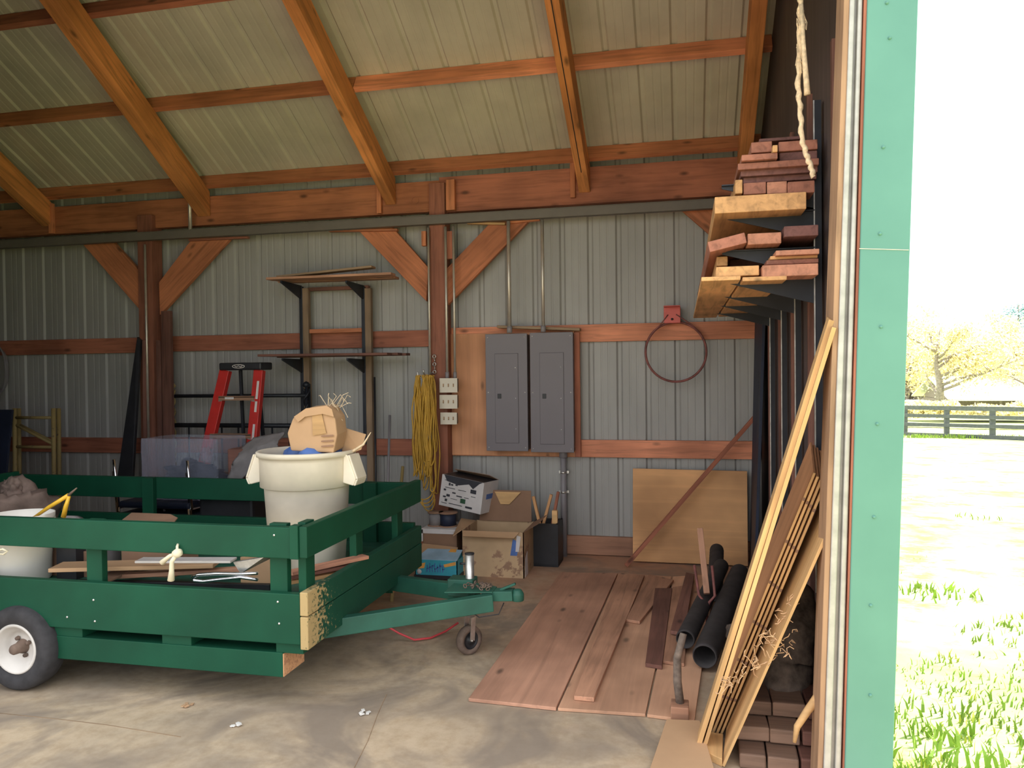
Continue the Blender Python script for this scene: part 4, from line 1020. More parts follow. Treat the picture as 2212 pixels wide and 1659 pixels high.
lump('plastic_bag', (aY(452, 985, 4.9).x, 4.88, aY(452, 985, 4.9).z), (.05, .05, .06), 'clear', 'small clear plastic bag hanging at the right end of the clear crate', 'bag', 11, .5)
# arch of grey tube below the rail
p = aY(345, 1095, 5.0); b = MB().tube([(p.x-.06, 5.0, p.z-.10), (p.x-.055, 5.0, p.z-.01), (p.x-.03, 5.0, p.z+.03), (p.x+.01, 5.0, p.z+.03), (p.x+.04, 5.0, p.z-.02), (p.x+.04, 5.0, p.z-.12)], .010, 8)
b.v = [V(q) for q in b.v]; b.tube([(p.x-.06, 5.0, p.z-.1), (p.x-.06, 5.0, 0)], .01, 8)
b.tube([(p.x+.04, 5.0, p.z-.12), (p.x+.04, 5.0, 0)], .01, 8)
tag(put('tube_stand', b, 'cloth'), 'grey bent tube stand seen under the far trailer rail', 'stand')
# dark bulky things behind trailer
o = put('storage_chest', MB().b2((aY(445, 1100, 4.7).x, 4.62, 0), (aY(560, 1100, 4.7).x, 4.80, aY(500, 1062, 4.7).z)), 'black', bevel=.02); tag(o, 'dark chest in the shade behind the far side of the trailer', 'chest')
# grey cloth over something right of the ladder
pa = [aY(590, 940, 4.95), aY(622, 930, 5.0), aY(560, 985, 4.9), aY(520, 950, 5.1)]
o = put('draped_box', MB().b2((aY(505, 1000, 5.0).x, 4.92, 0), (aY(600, 1000, 5.0).x, 5.2, aY(560, 968, 5.0).z)), 'board_dark', bevel=.01); tag(o, 'dark brown box under the grey cloth behind the cream bin', 'box')
def drape():
    rows = []; y = 4.86
    top = [aY(px, py, y+.12) for px, py in ((520, 968), (548, 945), (580, 938), (614, 932))]
    mid = [aY(px, py, y) for px, py in ((508, 990), (545, 972), (572, 962), (600, 955))]
    bot = [aY(px, py, y) for px, py in ((490, 1032), (520, 1034), (560, 990), (592, 975))]
    def sub(r): 
        o_ = []
        for i in range(3):
            for k in range(5): o_.append(lerp(r[i], r[i+1], k/5))
        return o_+[r[3]]
    R3 = [sub(top), sub(mid), sub(bot)]; rows = []
    for i in range(2):
        for k in range(6): rows.append([lerp(a, c, k/6)+V((0, .03*noise.noise(V((j*.9, i*6+k*.35, 0))), 0)) for j, (a, c) in enumerate(zip(R3[i], R3[i+1]))])
    rows.append(R3[2])
    tag(put('grey_cloth', MB().sheet(rows, .012), 'cloth'), 'grey cloth draped between the step ladder and the cream bin', 'cloth')
drape()

# ------------------------------------------------------------------ boards on the floor, right
def floorpoly(nm, px, z, th, mat, lab, cat='board', along=None):
    w = [aZ(x, y, z+th) for x, y in px]
    al = None if along is None else (w[along[1]]-w[along[0]])
    o = slab(nm, w, (0, 0, -th), mat, None, .002, along=al); return tag(o, lab, cat)
floorpoly('floor_plywood', [(1012, 1508), (1201, 1528), (1334, 1238), (1212, 1236)], .002, .016, 'ply_dusty', 'dusty plywood sheet flat on the concrete, farthest left', 'plywood sheet')
floorpoly('floor_plywood', [(1205, 1529), (1394, 1542), (1425, 1400), (1450, 1245), (1338, 1238)], .002, .014, 'ply_dusty2', 'plywood sheet flat on the floor under the loose boards', 'plywood sheet')
floorpoly('floor_plywood', [(1398, 1543), (1500, 1556), (1545, 1240), (1454, 1245), (1429, 1400)], .002, .014, 'ply_dusty2', 'plywood sheet on the floor nearest the black pipes', 'plywood sheet')
Z = .018
floorpoly('loose_board', [(1240, 1503), (1283, 1507), (1392, 1242), (1335, 1240)], Z, .020, 'board_dusty', 'long pale board with knots lying on the plywood, leftmost of the loose boards')
floorpoly('loose_board', [(1352, 1337), (1382, 1342), (1455, 1252), (1402, 1240)], Z, .018, 'board_dusty', 'short brown board lying at an angle near the back wall', 'board')
floorpoly('loose_board', [(1394, 1432), (1430, 1438), (1452, 1270), (1415, 1270)], Z, .02, 'board_dark', 'dark board lying on the plywood in the middle of the loose boards')
floorpoly('loose_board', [(1432, 1427), (1478, 1433), (1495, 1262), (1453, 1268)], Z, .016, 'board_dusty', 'wide board beside the dark one, left of the black pipes')
floorpoly('loose_board', [(1448, 1362), (1478, 1366), (1500, 1240), (1482, 1236)], Z+.024, .02, 'board_dark', 'short dark board next to the black pipes near the back wall')
floorpoly('pale_plank', [(1402, 1665), (1545, 1668), (1512, 1556), (1440, 1553)], .018, .022, 'card', 'pale plank in the bottom foreground pointing at the leaning panels')
for px, py, lab in ((512, 1568, 'white scrap of litter on the concrete left of centre'), (790, 1541, 'small white scrap of litter on the concrete in the middle'), (405, 1524, 'tan leaf on the concrete under the trailer')):
    p = aZ(px, py, .003); b = MB(); rnd = random.Random(px)
    for k in range(5): b.box(p+V((rnd.uniform(-.02, .02), rnd.uniform(-.02, .02), .002*k)), (.02, .014, .003), Matrix.Rotation(rnd.random()*3, 3, 'Z'))
    tag(put('litter', b, 'debris' if px != 405 else 'card'), lab, 'litter')
# black drain pipes
def pipe(a, c, r, lab):
    A = V(a); C_ = V(c); d_ = (C_-A).normalized(); L = (C_-A).length
    b = MB(); prof = []; k = 0; n = int(L/.022)
    outer = []
    for i in range(n+1):
        t = L*i/n; outer.append((r*(1 if i % 2 else .95), t))
    prof = [(r*.88, L)]+outer[::-1]+[(r*.86, 0), (r*.86, L*.8)]
    b.lathe(A, prof, 28, d_); tag(put('drain_pipe', b, 'drain'), lab, 'pipe', 'black drain pipes')
a = aZ(1480, 1392, .075); pipe((a.x, a.y, .10), (a.x+.24, a.y+1.3, .17), .05, 'left black drain pipe with its open end facing the camera')
a = aZ(1522, 1423, .075); pipe((a.x-.0, a.y+.0, .085), (a.x+.26, a.y+1.4, .15), .062, 'right black drain pipe with the larger open end')
a = aZ(1560, 1330, .1); pipe((a.x-.02, a.y+.55, .06), (a.x+.02, a.y+1.25, .19), .05, 'third black pipe bending up behind the other two')
# hand cultivator / fork-like thing with wooden handle
p = aY(1527, 1290, 4.55); q = aY(1512, 1142, 4.75); m_ = aY(1519, 1232, 4.6)
rt = root('push_tool', (p.x, p.y, p.z-.3), 'upright wooden handle set in a forked metal yoke above the black pipes', 'tool')
bar('handle', p+V((0, 0, .02)), q, .035, .03, 'board_dusty', up=(0, 1, 0), parent=rt)
b = MB()
for s in (-1, 1): b.tube([m_+V((s*.05, 0, .03)), p+V((s*.045, 0, .01)), p+V((s*.012, 0, -.03)), p+V((0, 0, -.10)), V((p.x, p.y, .02))], .008, 8)
put('yoke', b, 'redrust', rt)
# standing stick with foot block in the foreground
a = aZ(1470, 1550, .02); t_ = aY(1476, 1418, a.y+.05)
rt = root('stick_on_block', (a.x, a.y, .018), 'crooked stick standing on a small block in front of the black pipes', 'stick')
put('stick', MB().tube([(a.x, a.y+.02, .06), (a.x-.012, a.y+.03, .16), (a.x-.012, a.y+.04, .26), (a.x+.015, a.y+.06, .36)], [.018, .018, .017, .015], 10), 'greywood', rt)
put('block', MB().b2((a.x-.04, a.y-.03, .018), (a.x+.035, a.y+.06, .075)), 'board_dusty', rt, bevel=.004)
# elbow fitting on left pipe
# ------------------------------------------------------------------ leaning panels at the door
def leaning(nm, q0, y0, q1, y1, th, width, mat, lab, edge='tan', grooves=False, dz=0):
    """edge-on panel: its near edge runs from floor pixel q0 to the upper pixel q1; its width runs back into the barn"""
    A = aZ(*q0, .02+dz); B_ = aY(*q1, y1); d_ = (B_-A).normalized()
    wv = V((.06, 1, 0)).normalized(); wv = (wv-d_*wv.dot(d_)).normalized(); nv = d_.cross(wv).normalized()
    if nv.x > 0: nv = -nv
    rt = root(nm, (A.x, A.y, 0), lab, 'panel', 'panels leaning at the door')
    slab('panel_face', [A, B_, B_+wv*width, A+wv*width], -nv*th, mat, rt, .001, along=d_)
    slab('panel_edge', [A-nv*.0, B_, B_-wv*.006, A-wv*.006], -nv*th, edge, rt, .001, along=d_)
    if grooves:
        L = (B_-A).length; b = MB(); M3 = Matrix((d_, wv, nv)).transposed()
        for k in range(1, 7): b.box(A+d_*(L*k/6.6)-nv*(th*.5)-wv*.006, (.012, .004, th*.9), M3)
        put('notch', b, 'card_dark', rt)
leaning('wall_panel', (1503, 1612), 0, (1790, 690), 2.76, .018, .09, 'tan', 'left strip of the narrow leaning pair of tan strips')
leaning('wall_panel', (1517, 1614), 0, (1797, 706), 2.74, .014, .08, 'tan', 'right strip of the narrow leaning pair of tan strips')
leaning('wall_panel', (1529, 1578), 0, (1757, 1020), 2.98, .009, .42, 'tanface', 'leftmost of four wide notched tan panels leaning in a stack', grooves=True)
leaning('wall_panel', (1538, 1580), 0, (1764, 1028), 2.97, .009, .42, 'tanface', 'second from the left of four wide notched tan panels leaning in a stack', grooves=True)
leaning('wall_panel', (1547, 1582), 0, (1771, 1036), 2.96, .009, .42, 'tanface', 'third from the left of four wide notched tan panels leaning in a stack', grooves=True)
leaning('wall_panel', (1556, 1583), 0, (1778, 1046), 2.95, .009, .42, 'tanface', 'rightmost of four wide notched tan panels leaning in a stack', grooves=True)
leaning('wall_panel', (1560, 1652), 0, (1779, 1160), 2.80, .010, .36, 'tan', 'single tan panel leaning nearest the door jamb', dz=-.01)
o = slab('panel_offcut', [aZ(1500, 1612, .03), aZ(1560, 1640, .03), aZ(1562, 1585, .03), aZ(1530, 1580, .03)], (0, 0, -.03), 'tan'); tag(o, 'splintered offcut on the floor under the leaning panels', 'board')
# cobweb bits on panels
rnd = random.Random(11); b = MB()
for k in range(60):
    t = rnd.random(); px = 1560+rnd.uniform(0, 160); py = 1480-(px-1560)*rnd.uniform(.5, 1.5)*.9
    p = aY(px, max(py, 1200), 2.93+rnd.uniform(-.06, .02)); pts = [p]
    for j in range(4): pts.append(pts[-1]+V((rnd.uniform(-.018, .018), rnd.uniform(-.01, .01), rnd.uniform(-.022, .016))))
    b.tube(pts, .0016, 4, False)
tag(put('cobwebs', b, 'web'), 'dusty cobweb strands hanging across the leaning panels', 'cobweb', None, 'stuff')
# grey driftwood root and the pile of split blocks behind the panels
def logshape(pts, rs, nm, mat, lab, cat, seed):
    b = MB(); n = 14; P = []
    for i in range(len(pts)-1):
        for k in range(6): P.append((lerp(V(pts[i]), V(pts[i+1]), k/6), lerp(rs[i], rs[i+1], k/6)))
    P.append((V(pts[-1]), rs[-1])); b.tube([p for p, r_ in P], [r_ for p, r_ in P], n)
    b.v = [v+V((noise.noise(v*9+V((seed, 0, 0))), noise.noise(v*9+V((0, seed, 0))), noise.noise(v*9+V((0, 0, seed)))))*.035 for v in b.v]
    o = put(nm, b, mat); tag(o, lab, cat); return o
logshape([(.42, 3.35, .10), (.40, 3.45, .22), (.44, 3.5, .38), (.50, 3.6, .52)], [.10, .12, .10, .05], 'driftwood_log', 'greywood', 'gnarled grey log standing behind the leaning panels', 'log', 3)
logshape([(.30, 3.7, .06), (.38, 3.6, .15), (.48, 3.5, .20)], [.05, .08, .07], 'driftwood_log', 'greywood', 'lower grey root lying at the foot of the gnarled log', 'log', 8)
logshape([(.20, 4.2, .05), (.34, 4.3, .10), (.50, 4.3, .12)], [.06, .08, .07], 'driftwood_log', 'greywood', 'dark root farther back along the right wall', 'log', 5)
def stick(pts, rs, lab):
    tag(put('orange_branch', MB().tube(pts, rs, 9), 'tan'), lab, 'branch')
stick([aY(1716, 1604, 2.83), aY(1722, 1570, 2.84), aY(1745, 1535, 2.86), aY(1772, 1500, 2.88), aY(1790, 1450, 2.9)], [.006, .012, .014, .018, .016], 'orange forked branch leaning by the foot of the door jamb')
rnd = random.Random(21)
cols = ['block', 'block', 'board_dark']
k = 0
names = ['front', 'second', 'third', 'fourth']
for row, (py, x0, x1) in enumerate(((1640, 1600, 1790), (1585, 1590, 1790), (1535, 1600, 1790))):
    px = x0
    n_in = 0
    while px < x1:
        w_ = rnd.uniform(58, 80); A = aZ(px, 1650-row*26, .02)
        z = .0+row*.062; xa = aY(px, 1600, 2.95+row*.1).x; xb = aY(px+w_, 1600, 2.95+row*.1).x-.006; xb = min(xb, .53); xa = min(xa, xb-.02)
        if xb > .555 or xb-xa < .035: break
        y0 = 2.95+row*.1+rnd.uniform(0, .02)
        o = put('wood_block', MB().box(((xa+xb)/2, y0+.12, z+.03), (xb-xa, .22, .055), Matrix.Rotation(jit(.04), 3, 'Z')), cols[k % 3], bevel=.006)
        tag(o, '%s dusty wood block in the %s of the low pile by the jamb' % (['leftmost', 'second', 'third', 'rightmost', 'last'][min(n_in, 4)], ['bottom row', 'middle row', 'top row'][row]), 'wood block', 'block pile by the jamb')
        px += w_; k += 1; n_in += 1
# dark sheet standing at the end of the right wall
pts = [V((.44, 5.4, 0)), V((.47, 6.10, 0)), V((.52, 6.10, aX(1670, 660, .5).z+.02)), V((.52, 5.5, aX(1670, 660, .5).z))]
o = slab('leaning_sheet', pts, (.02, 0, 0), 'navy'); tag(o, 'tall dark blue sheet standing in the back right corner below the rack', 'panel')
# wall studs / standards of the lumber rack
SY = (3.45, 4.05, 4.60, 5.20)
XW = .565
def rack_standard(y, k):
    rt = root('rack_standard', (XW, y, .75), '%s dark upright standard with shelf arms on the right wall' % ['nearest', 'second nearest', 'third nearest', 'farthest'][k], 'rack standard', 'uprights of the lumber rack')
    put('upright', MB().b2((XW-.03, y-.015, .55), (XW-.002, y+.015, 2.62)), 'blackmetal', rt)
    put('edge_strip', MB().b2((XW-.034, y-.017, .55), (XW-.029, y-.010, 2.62)), 'galv', rt)
    for z in (RZ[0], RZ[1], RZ[2], RZ[3]):
        put('arm', MB().prism([(XW-.03, y-.006, z), (.16, y-.006, z+.004), (.16, y-.006, z-.012), (XW-.03, y-.006, z-.115)], (0, .006, 0)), 'blackmetal', rt)
        put('arm_flange', MB().b2((.16, y-.02, z-.002), (XW-.03, y+.012, z+.003)), 'blackmetal', rt)
YE = 3.34
RZ = [aY(1640, 601, SY[0]).z, aY(1640, 541, SY[0]).z, aY(1640, 462, SY[0]).z, aY(1640, 398, SY[0]).z]
for k, y in enumerate(SY): rack_standard(y, k)
# studs on the right wall
for k, y in enumerate((3.15, 3.75, 4.33, 4.9, 5.5)):
    o = bar('wall_stud', (.567, y, 0), (.567, y, 2.75), .03, .035, 'board_dark', up=(0, 1, 0)); tag(o, ['first', 'second', 'third', 'fourth', 'fifth'][k]+' stud of the right wall counted from the door', 'stud', 'studs of the right wall')
# lumber on the rack: (px0, px1, top, bottom, y end, length, material, label)
LUM = [
 (1515, 1600, 597, 606, 3.30, 2.3, 'rack_c', 'wide yellow plank lying directly on the lowest arms, leftmost'),
 (1604, 1700, 597, 606, 3.30, 2.2, 'rack_c', 'wide yellow plank lying directly on the lowest arms, on the right'),
 (1547, 1640, 575, 596, 3.34, 2.3, 'rack_c', 'squared yellow beam end on the lowest tier'),
 (1647, 1768, 571, 596, 3.30, 2.2, 'rack_b', 'broad pink board end on the lowest tier by the wall'),
 (1656, 1770, 560, 570, 3.34, 2.2, 'rack_a', 'thin grey-brown board on the broad pink board'),
 (1664, 1771, 551, 559, 3.36, 2.2, 'ply_tan', 'thin tan board above the thin grey-brown one'),
 (1676, 1776, 539, 550, 3.32, 2.2, 'rack_b', 'pink strip topping the lowest tier by the wall'),
 (1548, 1572, 554, 574, 3.50, 2.0, 'rack_c', 'small square yellow offcut at the left of the lowest tier'),
 (1576, 1650, 560, 574, 3.70, 1.9, 'rack_d', 'dark board set back on the lowest tier'),
 (1530, 1612, 512, 535, 3.32, 2.3, 'rack_a', 'tilted reddish board hanging over the left end of the second tier'),
 (1615, 1688, 503, 527, 3.34, 2.2, 'rack_b', 'pink-brown board in the middle of the second tier'),
 (1694, 1768, 487, 510, 3.32, 2.2, 'rack_d', 'purple-brown board on the second tier beside the wall'),
 (1545, 1606, 470, 500, 3.95, 1.7, 'rack_d', 'dark board set back at the left of the second tier'),
 (1544, 1742, 420, 456, 3.30, 2.3, 'rack_c', 'wide golden board with a rounded edge on the third tier'),
 (1588, 1604, 388, 418, 3.32, 2.3, 'rack_c', 'small pale block on end at the left of the third tier'),
 (1606, 1655, 394, 419, 3.33, 2.2, 'rack_a', 'left reddish board standing on the wide golden board'),
 (1657, 1700, 392, 418, 3.33, 2.2, 'rack_b', 'middle pink board standing on the wide golden board'),
 (1702, 1760, 391, 417, 3.31, 2.2, 'rack_a', 'right reddish board standing on the wide golden board'),
 (1606, 1770, 379, 391, 3.38, 2.2, 'rack_d', 'dark plank at the bottom of the top pile'),
 (1600, 1775, 363, 376, 3.35, 2.2, 'rack_d', 'dark plank second from the bottom of the top pile'),
 (1594, 1776, 347, 361, 3.32, 2.2, 'rack_a', 'long brown plank in the middle of the top pile'),
 (1602, 1680, 332, 345, 3.30, 2.2, 'rack_a', 'short reddish plank at the upper left of the top pile'),
 (1684, 1776, 327, 345, 3.36, 2.2, 'rack_d', 'purple-brown plank at the upper right of the top pile'),
 (1623, 1668, 306, 329, 3.33, 2.2, 'rack_a', 'brown board end on top of the pile, left of the orange offcut'),
 (1669, 1680, 313, 328, 3.29, 2.2, 'rack_c', 'small orange offcut in the top pile'),
 (1682, 1777, 303, 324, 3.35, 2.2, 'rack_a', 'reddish board at the very top of the pile by the rope'),
 (1640, 1740, 296, 303, 3.42, 2.2, 'rack_d', 'thin dark lath lying across the very top of the pile'),
]
for i, (x0, x1, y0, y1, ye, L, mat, lab) in enumerate(LUM):
    a = aY(x0, (y0+y1)/2, ye); c = aY(x1, (y0+y1)/2, ye); zt_ = aY(x0, y0, ye).z; zb_ = aY(x0, y1, ye).z
    cx = (a.x+c.x)/2; cz = (a.z+c.z)/2; w_ = c.x-a.x
    if cx+w_/2 > .535: w_ = (.535-(cx-w_/2)); cx = .535-w_/2
    up = V((0, 0, 1))
    if 'tilted' in lab: up = V((-.22, 0, 1))
    o = bar('rack_board', (cx, ye, cz), (cx+jit(.01), ye+L, cz+jit(.004)), w_, zt_-zb_, mat, up=up, bevel=.003); tag(o, lab, 'board', 'lumber stored on the rack')
# rope hanging in front of the rack
def rope():
    y = 3.1; P = [aY(px, py, y) for px, py in ((1728, -30), (1729, 20), (1727, 110), (1724, 190), (1729, 240), (1732, 300), (1742, 335), (1752, 360), (1758, 386))]
    rt = root('hanging_rope', P[-1], 'frayed pale rope hanging from above in front of the lumber rack', 'rope')
    Q = []
    for i in range(len(P)-1):
        for k in range(8):
            p = lerp(P[i], P[i+1], k/8); Q.append(p+V((.0025*sin((i*8+k)*1.3), 0, 0)))
    put('main_strand', MB().tube(Q, [.010+.0015*sin(i*1.7) for i in range(len(Q))], 8), 'rope', rt)
    P2 = [aY(px, py, y-.01) for px, py in ((1731, 10), (1735, 90), (1738, 130), (1742, 175), (1744, 205))]
    put('loose_end', MB().tube(P2, [.008, .009, .010, .011, .012], 8), 'rope', rt)
    rnd = random.Random(9); b = MB()
    for k in range(60):
        p = aY(1724+rnd.uniform(-3, 14), rnd.uniform(20, 130), y-.01); q = p+V((rnd.uniform(-.006, .016), rnd.uniform(-.01, .01), -rnd.uniform(.02, .09)))
        b.tube([p, lerp(p, q, .5)+V((rnd.uniform(-.005, .008), 0, 0)), q], .0013, 4, False)
    f = put('frayed_fibres', b, 'rope', rt); f['kind'] = 'stuff'
rope()

# ------------------------------------------------------------------ door jamb: wood, galvanised track, green trim (leans a little, like the photo's)
def jamb():
    YJ = 2.76
    def strip(nm, pxa, pxb, y, d_, mat, parent=None, bev=.003, ext=120):
        """(top px at y=0, bottom px at y=1659) for left and right edges; extended to floor and roof"""
        def edge(e, yy):
            t = aY(e[0], 0, yy); bt = aY(e[1], 1659, yy); dr = (t-bt)
            P0 = bt-dr*((bt.z-(-.02))/dr.z); P1 = t+dr*((zr(FRONT)-.02-t.z)/dr.z); return P0, P1
        a0, a1 = edge(pxa, y); b0_, b1 = edge(pxb, y)
        return slab(nm, [a0, b0_, b1, a1], (0, d_, 0), mat, parent, bev, along=(0, 0, 1))
    e = lambda a: a
    j = root('trim_2', (.46, YJ, 0), None, None); j['kind'] = 'structure'
    strip('jamb_board', (1823, 1766), (1836, 1778), YJ-.005, .14, 'jamb', j)
    strip('track_back', (1834, 1776), (1868, 1823), YJ+.015, .02, 'track', j)
    for a_, b_ in (((1836, 1779), (1847, 1795)), ((1854, 1804), (1864, 1817))):
        strip('track_ridge', a_, b_, YJ-.012, .03, 'track', j, .006)
    strip('wood_edge', (1867, 1821), (1875, 1827), YJ-.02, .09, 'girt', j)
    g = root('trim_3', (.6, YJ, 0), None, None); g['kind'] = 'structure'
    strip('corner_trim', (1874, 1825), (1984, 1929), YJ-.03, .012, 'trim', g, .004)
    rs = [(1922, 82), (1908, 318), (1901, 505), (1903, 706), (1895, 916), (1888, 1117), (1881, 1308), (1880, 1502), (1916, 6)]
    for px, py in rs:
        p = aY(px, py, YJ-.031); put('screw', MB().lathe(p, [(0, .005), (.004, .005), (.006, 0)], 10, (0, -1, 0)), 'trim', g)
    a = aY(1856, 537, YJ-.031); c = aY(1963, 540, YJ-.031); put('seam', MB().beam(a, c, .002, .002), 'ivory', g)
    # return of the corner trim and the outer wall skin
    def rowp(x, y, z): return V((x, y, z))
    a_t = aY(1984, 0, YJ-.02); a_b = aY(1929, 1659, YJ-.02)
    b = MB(); pr_ = ribbed(YJ, YW+.1, 1, phase=YJ+.1)
    rows = [[V((.668-h, y, z)) for y, h in pr_] for z in (-.05, 5.0)]
    b.sheet(rows, 0, False); struct('wall_outside', b, 'trim')
jamb()

# ------------------------------------------------------------------ outside
# board fence
def fence():
    A = aY(1900, 910, 36.5); B_ = aY(2300, 918, 31.0)
    rt0 = None
    pts = [(1955, 36), (2045, 34.4), (2144, 33.0), (2250, 31.5), (1868, 37.4)]
    base = {}
    for k, (px, y) in enumerate(pts):
        top = aY(px, 879+(px-1955)*.012, y); bot = aY(px, 943+(px-1955)*.09, y)
        base[px] = (top, bot)
    lo = base[1868]; hi = base[2250]
    f = root('board_fence', lerp(lo[1], hi[1], .5), 'dark four-rail board fence across the far side of the pasture', 'fence')
    for px, y in pts:
        t_, b_ = base[px]; bar('fence_post', b_-V((0, 0, .3)), t_+V((0, 0, .03)), .17, .17, 'fence', up=(0, 1, 0), parent=f)
    for k, (fl, fr, h) in enumerate(((880, 884, .12), (896, 903.5, .10), (915, 923, .10), (936, 948, .12))):
        a = aY(1868, fl-1.2, base[1868][0].y-.08); c = aY(2250, fr+1, base[2250][0].y-.08); bar('fence_rail', a, c, .03, h*1.45, 'fence', parent=f)
fence()
# broad-leaved tree with pale spring leaves
def tree(nm, base, H, spread, mat, lab, seed, nleaf=5000, leaf=.16, trunk=.25, low=.25, branches=11):
    rnd = random.Random(seed); base = V(base)
    rt = root(nm, base, lab, 'tree', 'trees beyond the fence')
    b = MB(); b.tube([base, base+V((.1, 0, H*.3)), base+V((-.15, .1, H*.55)), base+V((.1, 0, H*.9))], [trunk, trunk*.8, trunk*.5, .04], 10)
    tips = []
    for k in range(branches):
        z0 = H*(low*.8+.55*k/branches); a = rnd.random()*2*pi; L = spread*(.6+.5*rnd.random())*(1-.35*k/branches)
        p = base+V((0, 0, z0)); pts = [p]
        for j in range(5):
            p = p+V((cos(a)*L/5+rnd.uniform(-.2, .2), sin(a)*L/5+rnd.uniform(-.2, .2), H*.055+rnd.uniform(-.1, .15))); pts.append(p)
            if j > 0:
                tips.append((p, L*.26))
                q = p+V((rnd.uniform(-1, 1), rnd.uniform(-1, 1), rnd.uniform(.2, 1)))*L*.22; b.tube([p, q], [.03, .01], 5); tips.append((q, L*.2))
        b.tube(pts, [trunk*.35, .09, .07, .05, .03, .015], 6)
    put('trunk', b, 'bark', rt)
    lb = MB()
    for k in range(nleaf):
        p, r_ = rnd.choice(tips); c = p+V((rnd.gauss(0, .6), rnd.gauss(0, .6), rnd.gauss(0, .45)))*r_
        u = V((rnd.uniform(-1, 1), rnd.uniform(-1, 1), rnd.uniform(-1, 1))).normalized(); v = u.orthogonal().normalized(); s_ = leaf*rnd.uniform(.5, 1.2)
        lb.add([c-u*s_-v*s_*.4, c+u*s_-v*s_*.4, c+u*s_*.9+v*s_*.5, c-u*s_*.7+v*s_*.5], [(0, 1, 2, 3)])
    put('foliage', lb, mat, rt)
def gp(px, py, y): p = aY(px, py, y); return p
GB = -.05-.0424*52
g = gp(2028, 888, 56); tree('broadleaf_tree', (g.x, 56, g.z-.3), 6.4, 5.2, 'leaf', 'pale yellow spring tree standing just beyond the fence', 3, 9000, .10, .28)
g = gp(2165, 885, 66); tree('broadleaf_tree', (g.x, 66, g.z-.3), 6.6, 4.4, 'leaf', 'second yellowish tree behind the white-roofed shed', 8, 7000, .12)
g = gp(2275, 885, 62); tree('broadleaf_tree', (g.x, 62, g.z-.3), 6.6, 4.3, 'leaf', 'yellowish tree cut off by the right edge of the photo', 12, 5000, .13)
g = gp(1945, 885, 70); tree('broadleaf_tree', (g.x, 70, g.z-.3), 6.6, 4.3, 'leaf', 'yellowish tree partly hidden by the green trim', 15, 5000, .13)
def conifer(px, pytop, y, r_, lab, seed):
    t_ = aY(px, pytop, y); g0 = gp(px, 888, y).z; rnd = random.Random(seed); H = t_.z-g0
    rt = root('conifer', (t_.x, y, g0), lab, 'tree'); put('trunk', MB().tube([(t_.x, y, g0), (t_.x, y, t_.z)], [.3, .05], 8), 'bark', rt)
    lb = MB()
    for k in range(5000):
        v_ = rnd.random()**.7; z = t_.z-v_*H*.75; rad = r_*min(1, v_*2.2+.25)*sqrt(rnd.random()); a = rnd.random()*2*pi
        c = V((t_.x+cos(a)*rad, y+sin(a)*rad, z)); u = V((cos(a), sin(a), -.3)); w = V((-sin(a), cos(a), 0)); s_ = .28
        lb.add([c-w*s_*.4, c+u*s_-w*s_*.2, c+u*s_+w*s_*.2, c+w*s_*.4], [(0, 1, 2, 3)])
    put('foliage', lb, 'conifer', rt)
conifer(2200, 655, 95, 4.6, 'blue-green conifer rising above the yellow trees at right', 4)
# white-roofed shed
def shed():
    y = 60; e0 = aY(2066, 858, y); e1 = aY(2330, 868, y-1); r0 = aY(2072, 816, y+4); r1 = aY(2300, 806, y+4); zb_ = aY(2100, 884, y).z-.4
    e0 = aY(2064, 850, y); rid0 = aY(2056, 815, y+4)
    x0, x1 = e0.x, e1.x; ze = aY(2110, 861, y).z; zrg = aY(2130, 812, y+4).z
    rt = root('farm_shed', ((x0+x1)/2, y+4, zb_), 'low farm shed with a bright white metal roof beyond the fence', 'shed')
    rr = MB(); rr.prism([(x0-.6, y-.6, ze-.0), (x0-.6, y+4, zrg), (x0-.6, y+8.6, ze), (x0-.6, y+8.6, ze-.12), (x0-.6, y+4, zrg-.14), (x0-.6, y-.6, ze-.14)], (x1-x0+1.2, 0, 0))
    # hipped look: the near slope is cut back at the left
    put('roof', rr, 'roofwhite', rt)
    put('walls', MB().b2((x0, y+1.2, zb_), (x1, y+7.5, ze-.1)), 'shedwall', rt)
    put('gable', MB().prism([(x0, y+.2, ze-.12), (x0, y+7.8, ze-.12), (x0, y+4, zrg-.16)], (.2, 0, 0)), 'shedwall', rt)
    for k in range(6):
        x = x0+(x1-x0)*k/5; bar('porch_post', (x, y+.1, zb_), (x, y+.1, ze-.1), .16, .16, 'shedwall', up=(0, 1, 0), parent=rt)
    xd = aY(2178, 875, y).x; put('doorway', MB().b2((xd-.7, y+1.12, zb_), (xd+.7, y+1.2, ze-.5)), 'black', rt)
shed()
def small_vehicle():
    y = 50; a = aY(1972, 866, y); c = aY(2012, 879, y); zb_ = c.z-.25
    rt = root('parked_trailer', ((a.x+c.x)/2, y, zb_), 'small white box vehicle parked beyond the fence left of the pale tree', 'vehicle')
    put('body', MB().b2((a.x, y, zb_+.25), (c.x, y+1.8, a.z)), 'vehicle', rt, bevel=.06)
    put('window', MB().b2((a.x+.15, y-.01, a.z-.22), (c.x-.25, y, a.z-.1)), 'black', rt)
    for x in (a.x+.3, c.x-.3): put('wheel', MB().lathe((x, y-.02, zb_+.18), [(0, -.08), (.16, -.08), (.18, 0), (.16, .08), (0, .08)], 16, (0, -1, 0)), 'rubber', rt)
small_vehicle()
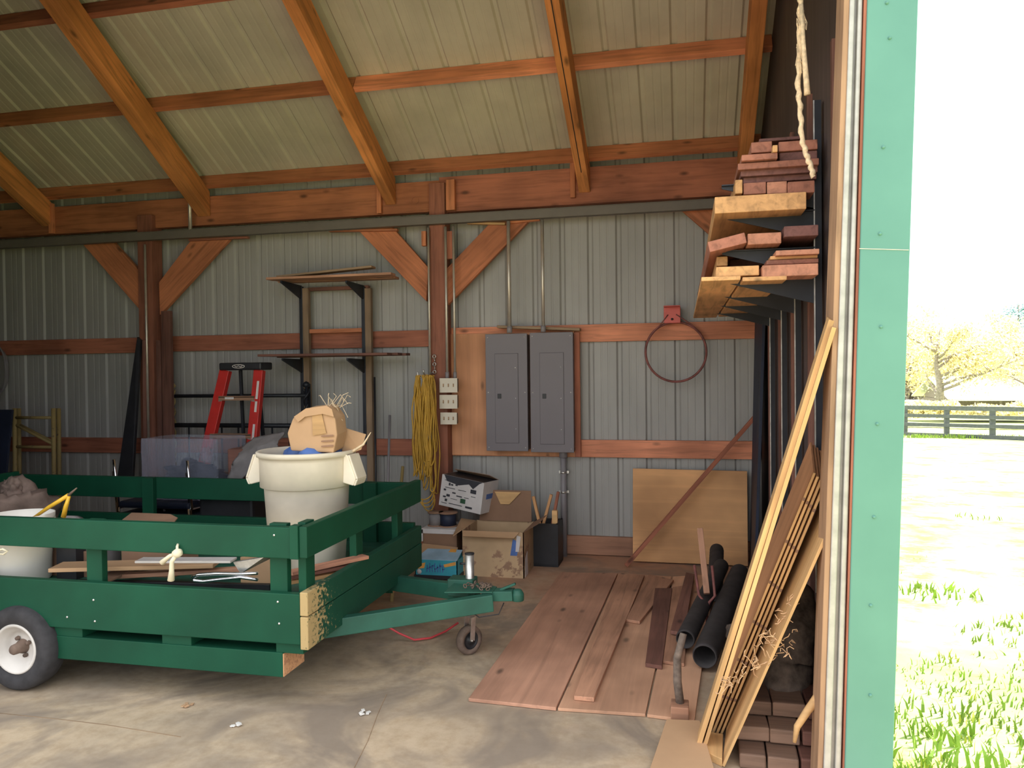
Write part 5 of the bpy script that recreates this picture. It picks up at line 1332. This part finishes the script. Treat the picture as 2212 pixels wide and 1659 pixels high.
# hedge and bushes far back
def bush(px0, px1, pyt, y, mat, lab, seed, cnt=2600, sz=.14):
    rnd = random.Random(seed); a = aY(px0, pyt, y); c = aY(px1, pyt, y); zb_ = aY(px0, 888, y).z-.3; b = MB()
    for k in range(cnt):
        x = rnd.uniform(a.x, c.x); z = rnd.uniform(zb_, a.z+.4*noise.noise(V((x*.7, seed, 0)))); p = V((x, y+rnd.uniform(-1, 1), z))
        u = V((rnd.uniform(-1, 1), rnd.uniform(-1, 1), rnd.uniform(-1, 1))).normalized(); v = u.orthogonal().normalized(); s_ = sz
        b.add([p-u*s_, p+v*s_*.6, p+u*s_, p-v*s_*.6], [(0, 1, 2, 3)])
    tag(put('bush', b, mat), lab, 'bush')
bush(1935, 2060, 868, 48, 'leaf', 'pale brush growing behind the fence left of the shed', 2)
bush(2060, 2290, 874, 46, 'leaf', 'low brush behind the fence in front of the shed', 3)
bush(1900, 2420, 745, 88, 'wood_edge', 'long hazy woodland edge far behind the shed', 5, 9000, .42)
# grass: one mass of blades over the near pasture
rnd = random.Random(31); b = MB(); b2_ = MB()
def blades(B, c, n, h, spread):
    for k in range(n):
        a = rnd.random()*2*pi; r_ = spread*sqrt(rnd.random()); p = V((c[0]+cos(a)*r_, c[1]+sin(a)*r_, gz(c[0], c[1]+sin(a)*r_)-.01))
        t_ = V((rnd.uniform(-1, 1), rnd.uniform(-1, 1), 0))*h*.5; hh = h*rnd.uniform(.5, 1.1); w_ = V((cos(a*3), sin(a*3), 0))*h*.09
        q = p+V((0, 0, hh*.6))+t_*.35; B.add([p-w_, p+w_, q+w_*.8, p+V((0, 0, hh))+t_, q-w_*.8], [(0, 1, 2, 4), (4, 2, 3)])
for k in range(150):
    px = rnd.uniform(1935, 2320); py = 1000+(rnd.random()**.55)*760; p = aZ(px, py, -.05)
    p = aZ(px, py, -.05-.0424*max(0, p.y-3)*.8)
    dens = noise.noise(V((p.x*.6, p.y*.6, 3)))
    if dens < .05: continue
    blades(b if rnd.random() < .8 else b2_, (p.x, p.y), rnd.randint(5, 12), rnd.uniform(.03, .07), rnd.uniform(.06, .22))
for px, py, n, h in ((1950, 1560, 60, .09), (1975, 1640, 70, .10), (2035, 1275, 70, .09), (2150, 1360, 60, .06), (1975, 1440, 30, .05), (2120, 1100, 24, .07), (2060, 1560, 40, .06), (2160, 1500, 40, .05)):
    p = aZ(px, py, -.05); p = aZ(px, py, -.05-.0424*max(0, p.y-3)*.8); blades(b, (max(p.x, .95), p.y), n, h, .28)
for k in range(60):
    px = 1948+k*4.6; p = aY(px, 950+(px-1948)*.10, 33.5); blades(b, (p.x, p.y), 8, .2, .5)
tag(put('grass_tufts', b, 'grass'), 'bright green grass tufts scattered over the sunlit pasture', 'grass', None, 'stuff')
tag(put('yellow_weeds', b2_, 'grass2'), 'yellowish weeds mixed into the sunlit pasture', 'weeds', None, 'stuff')
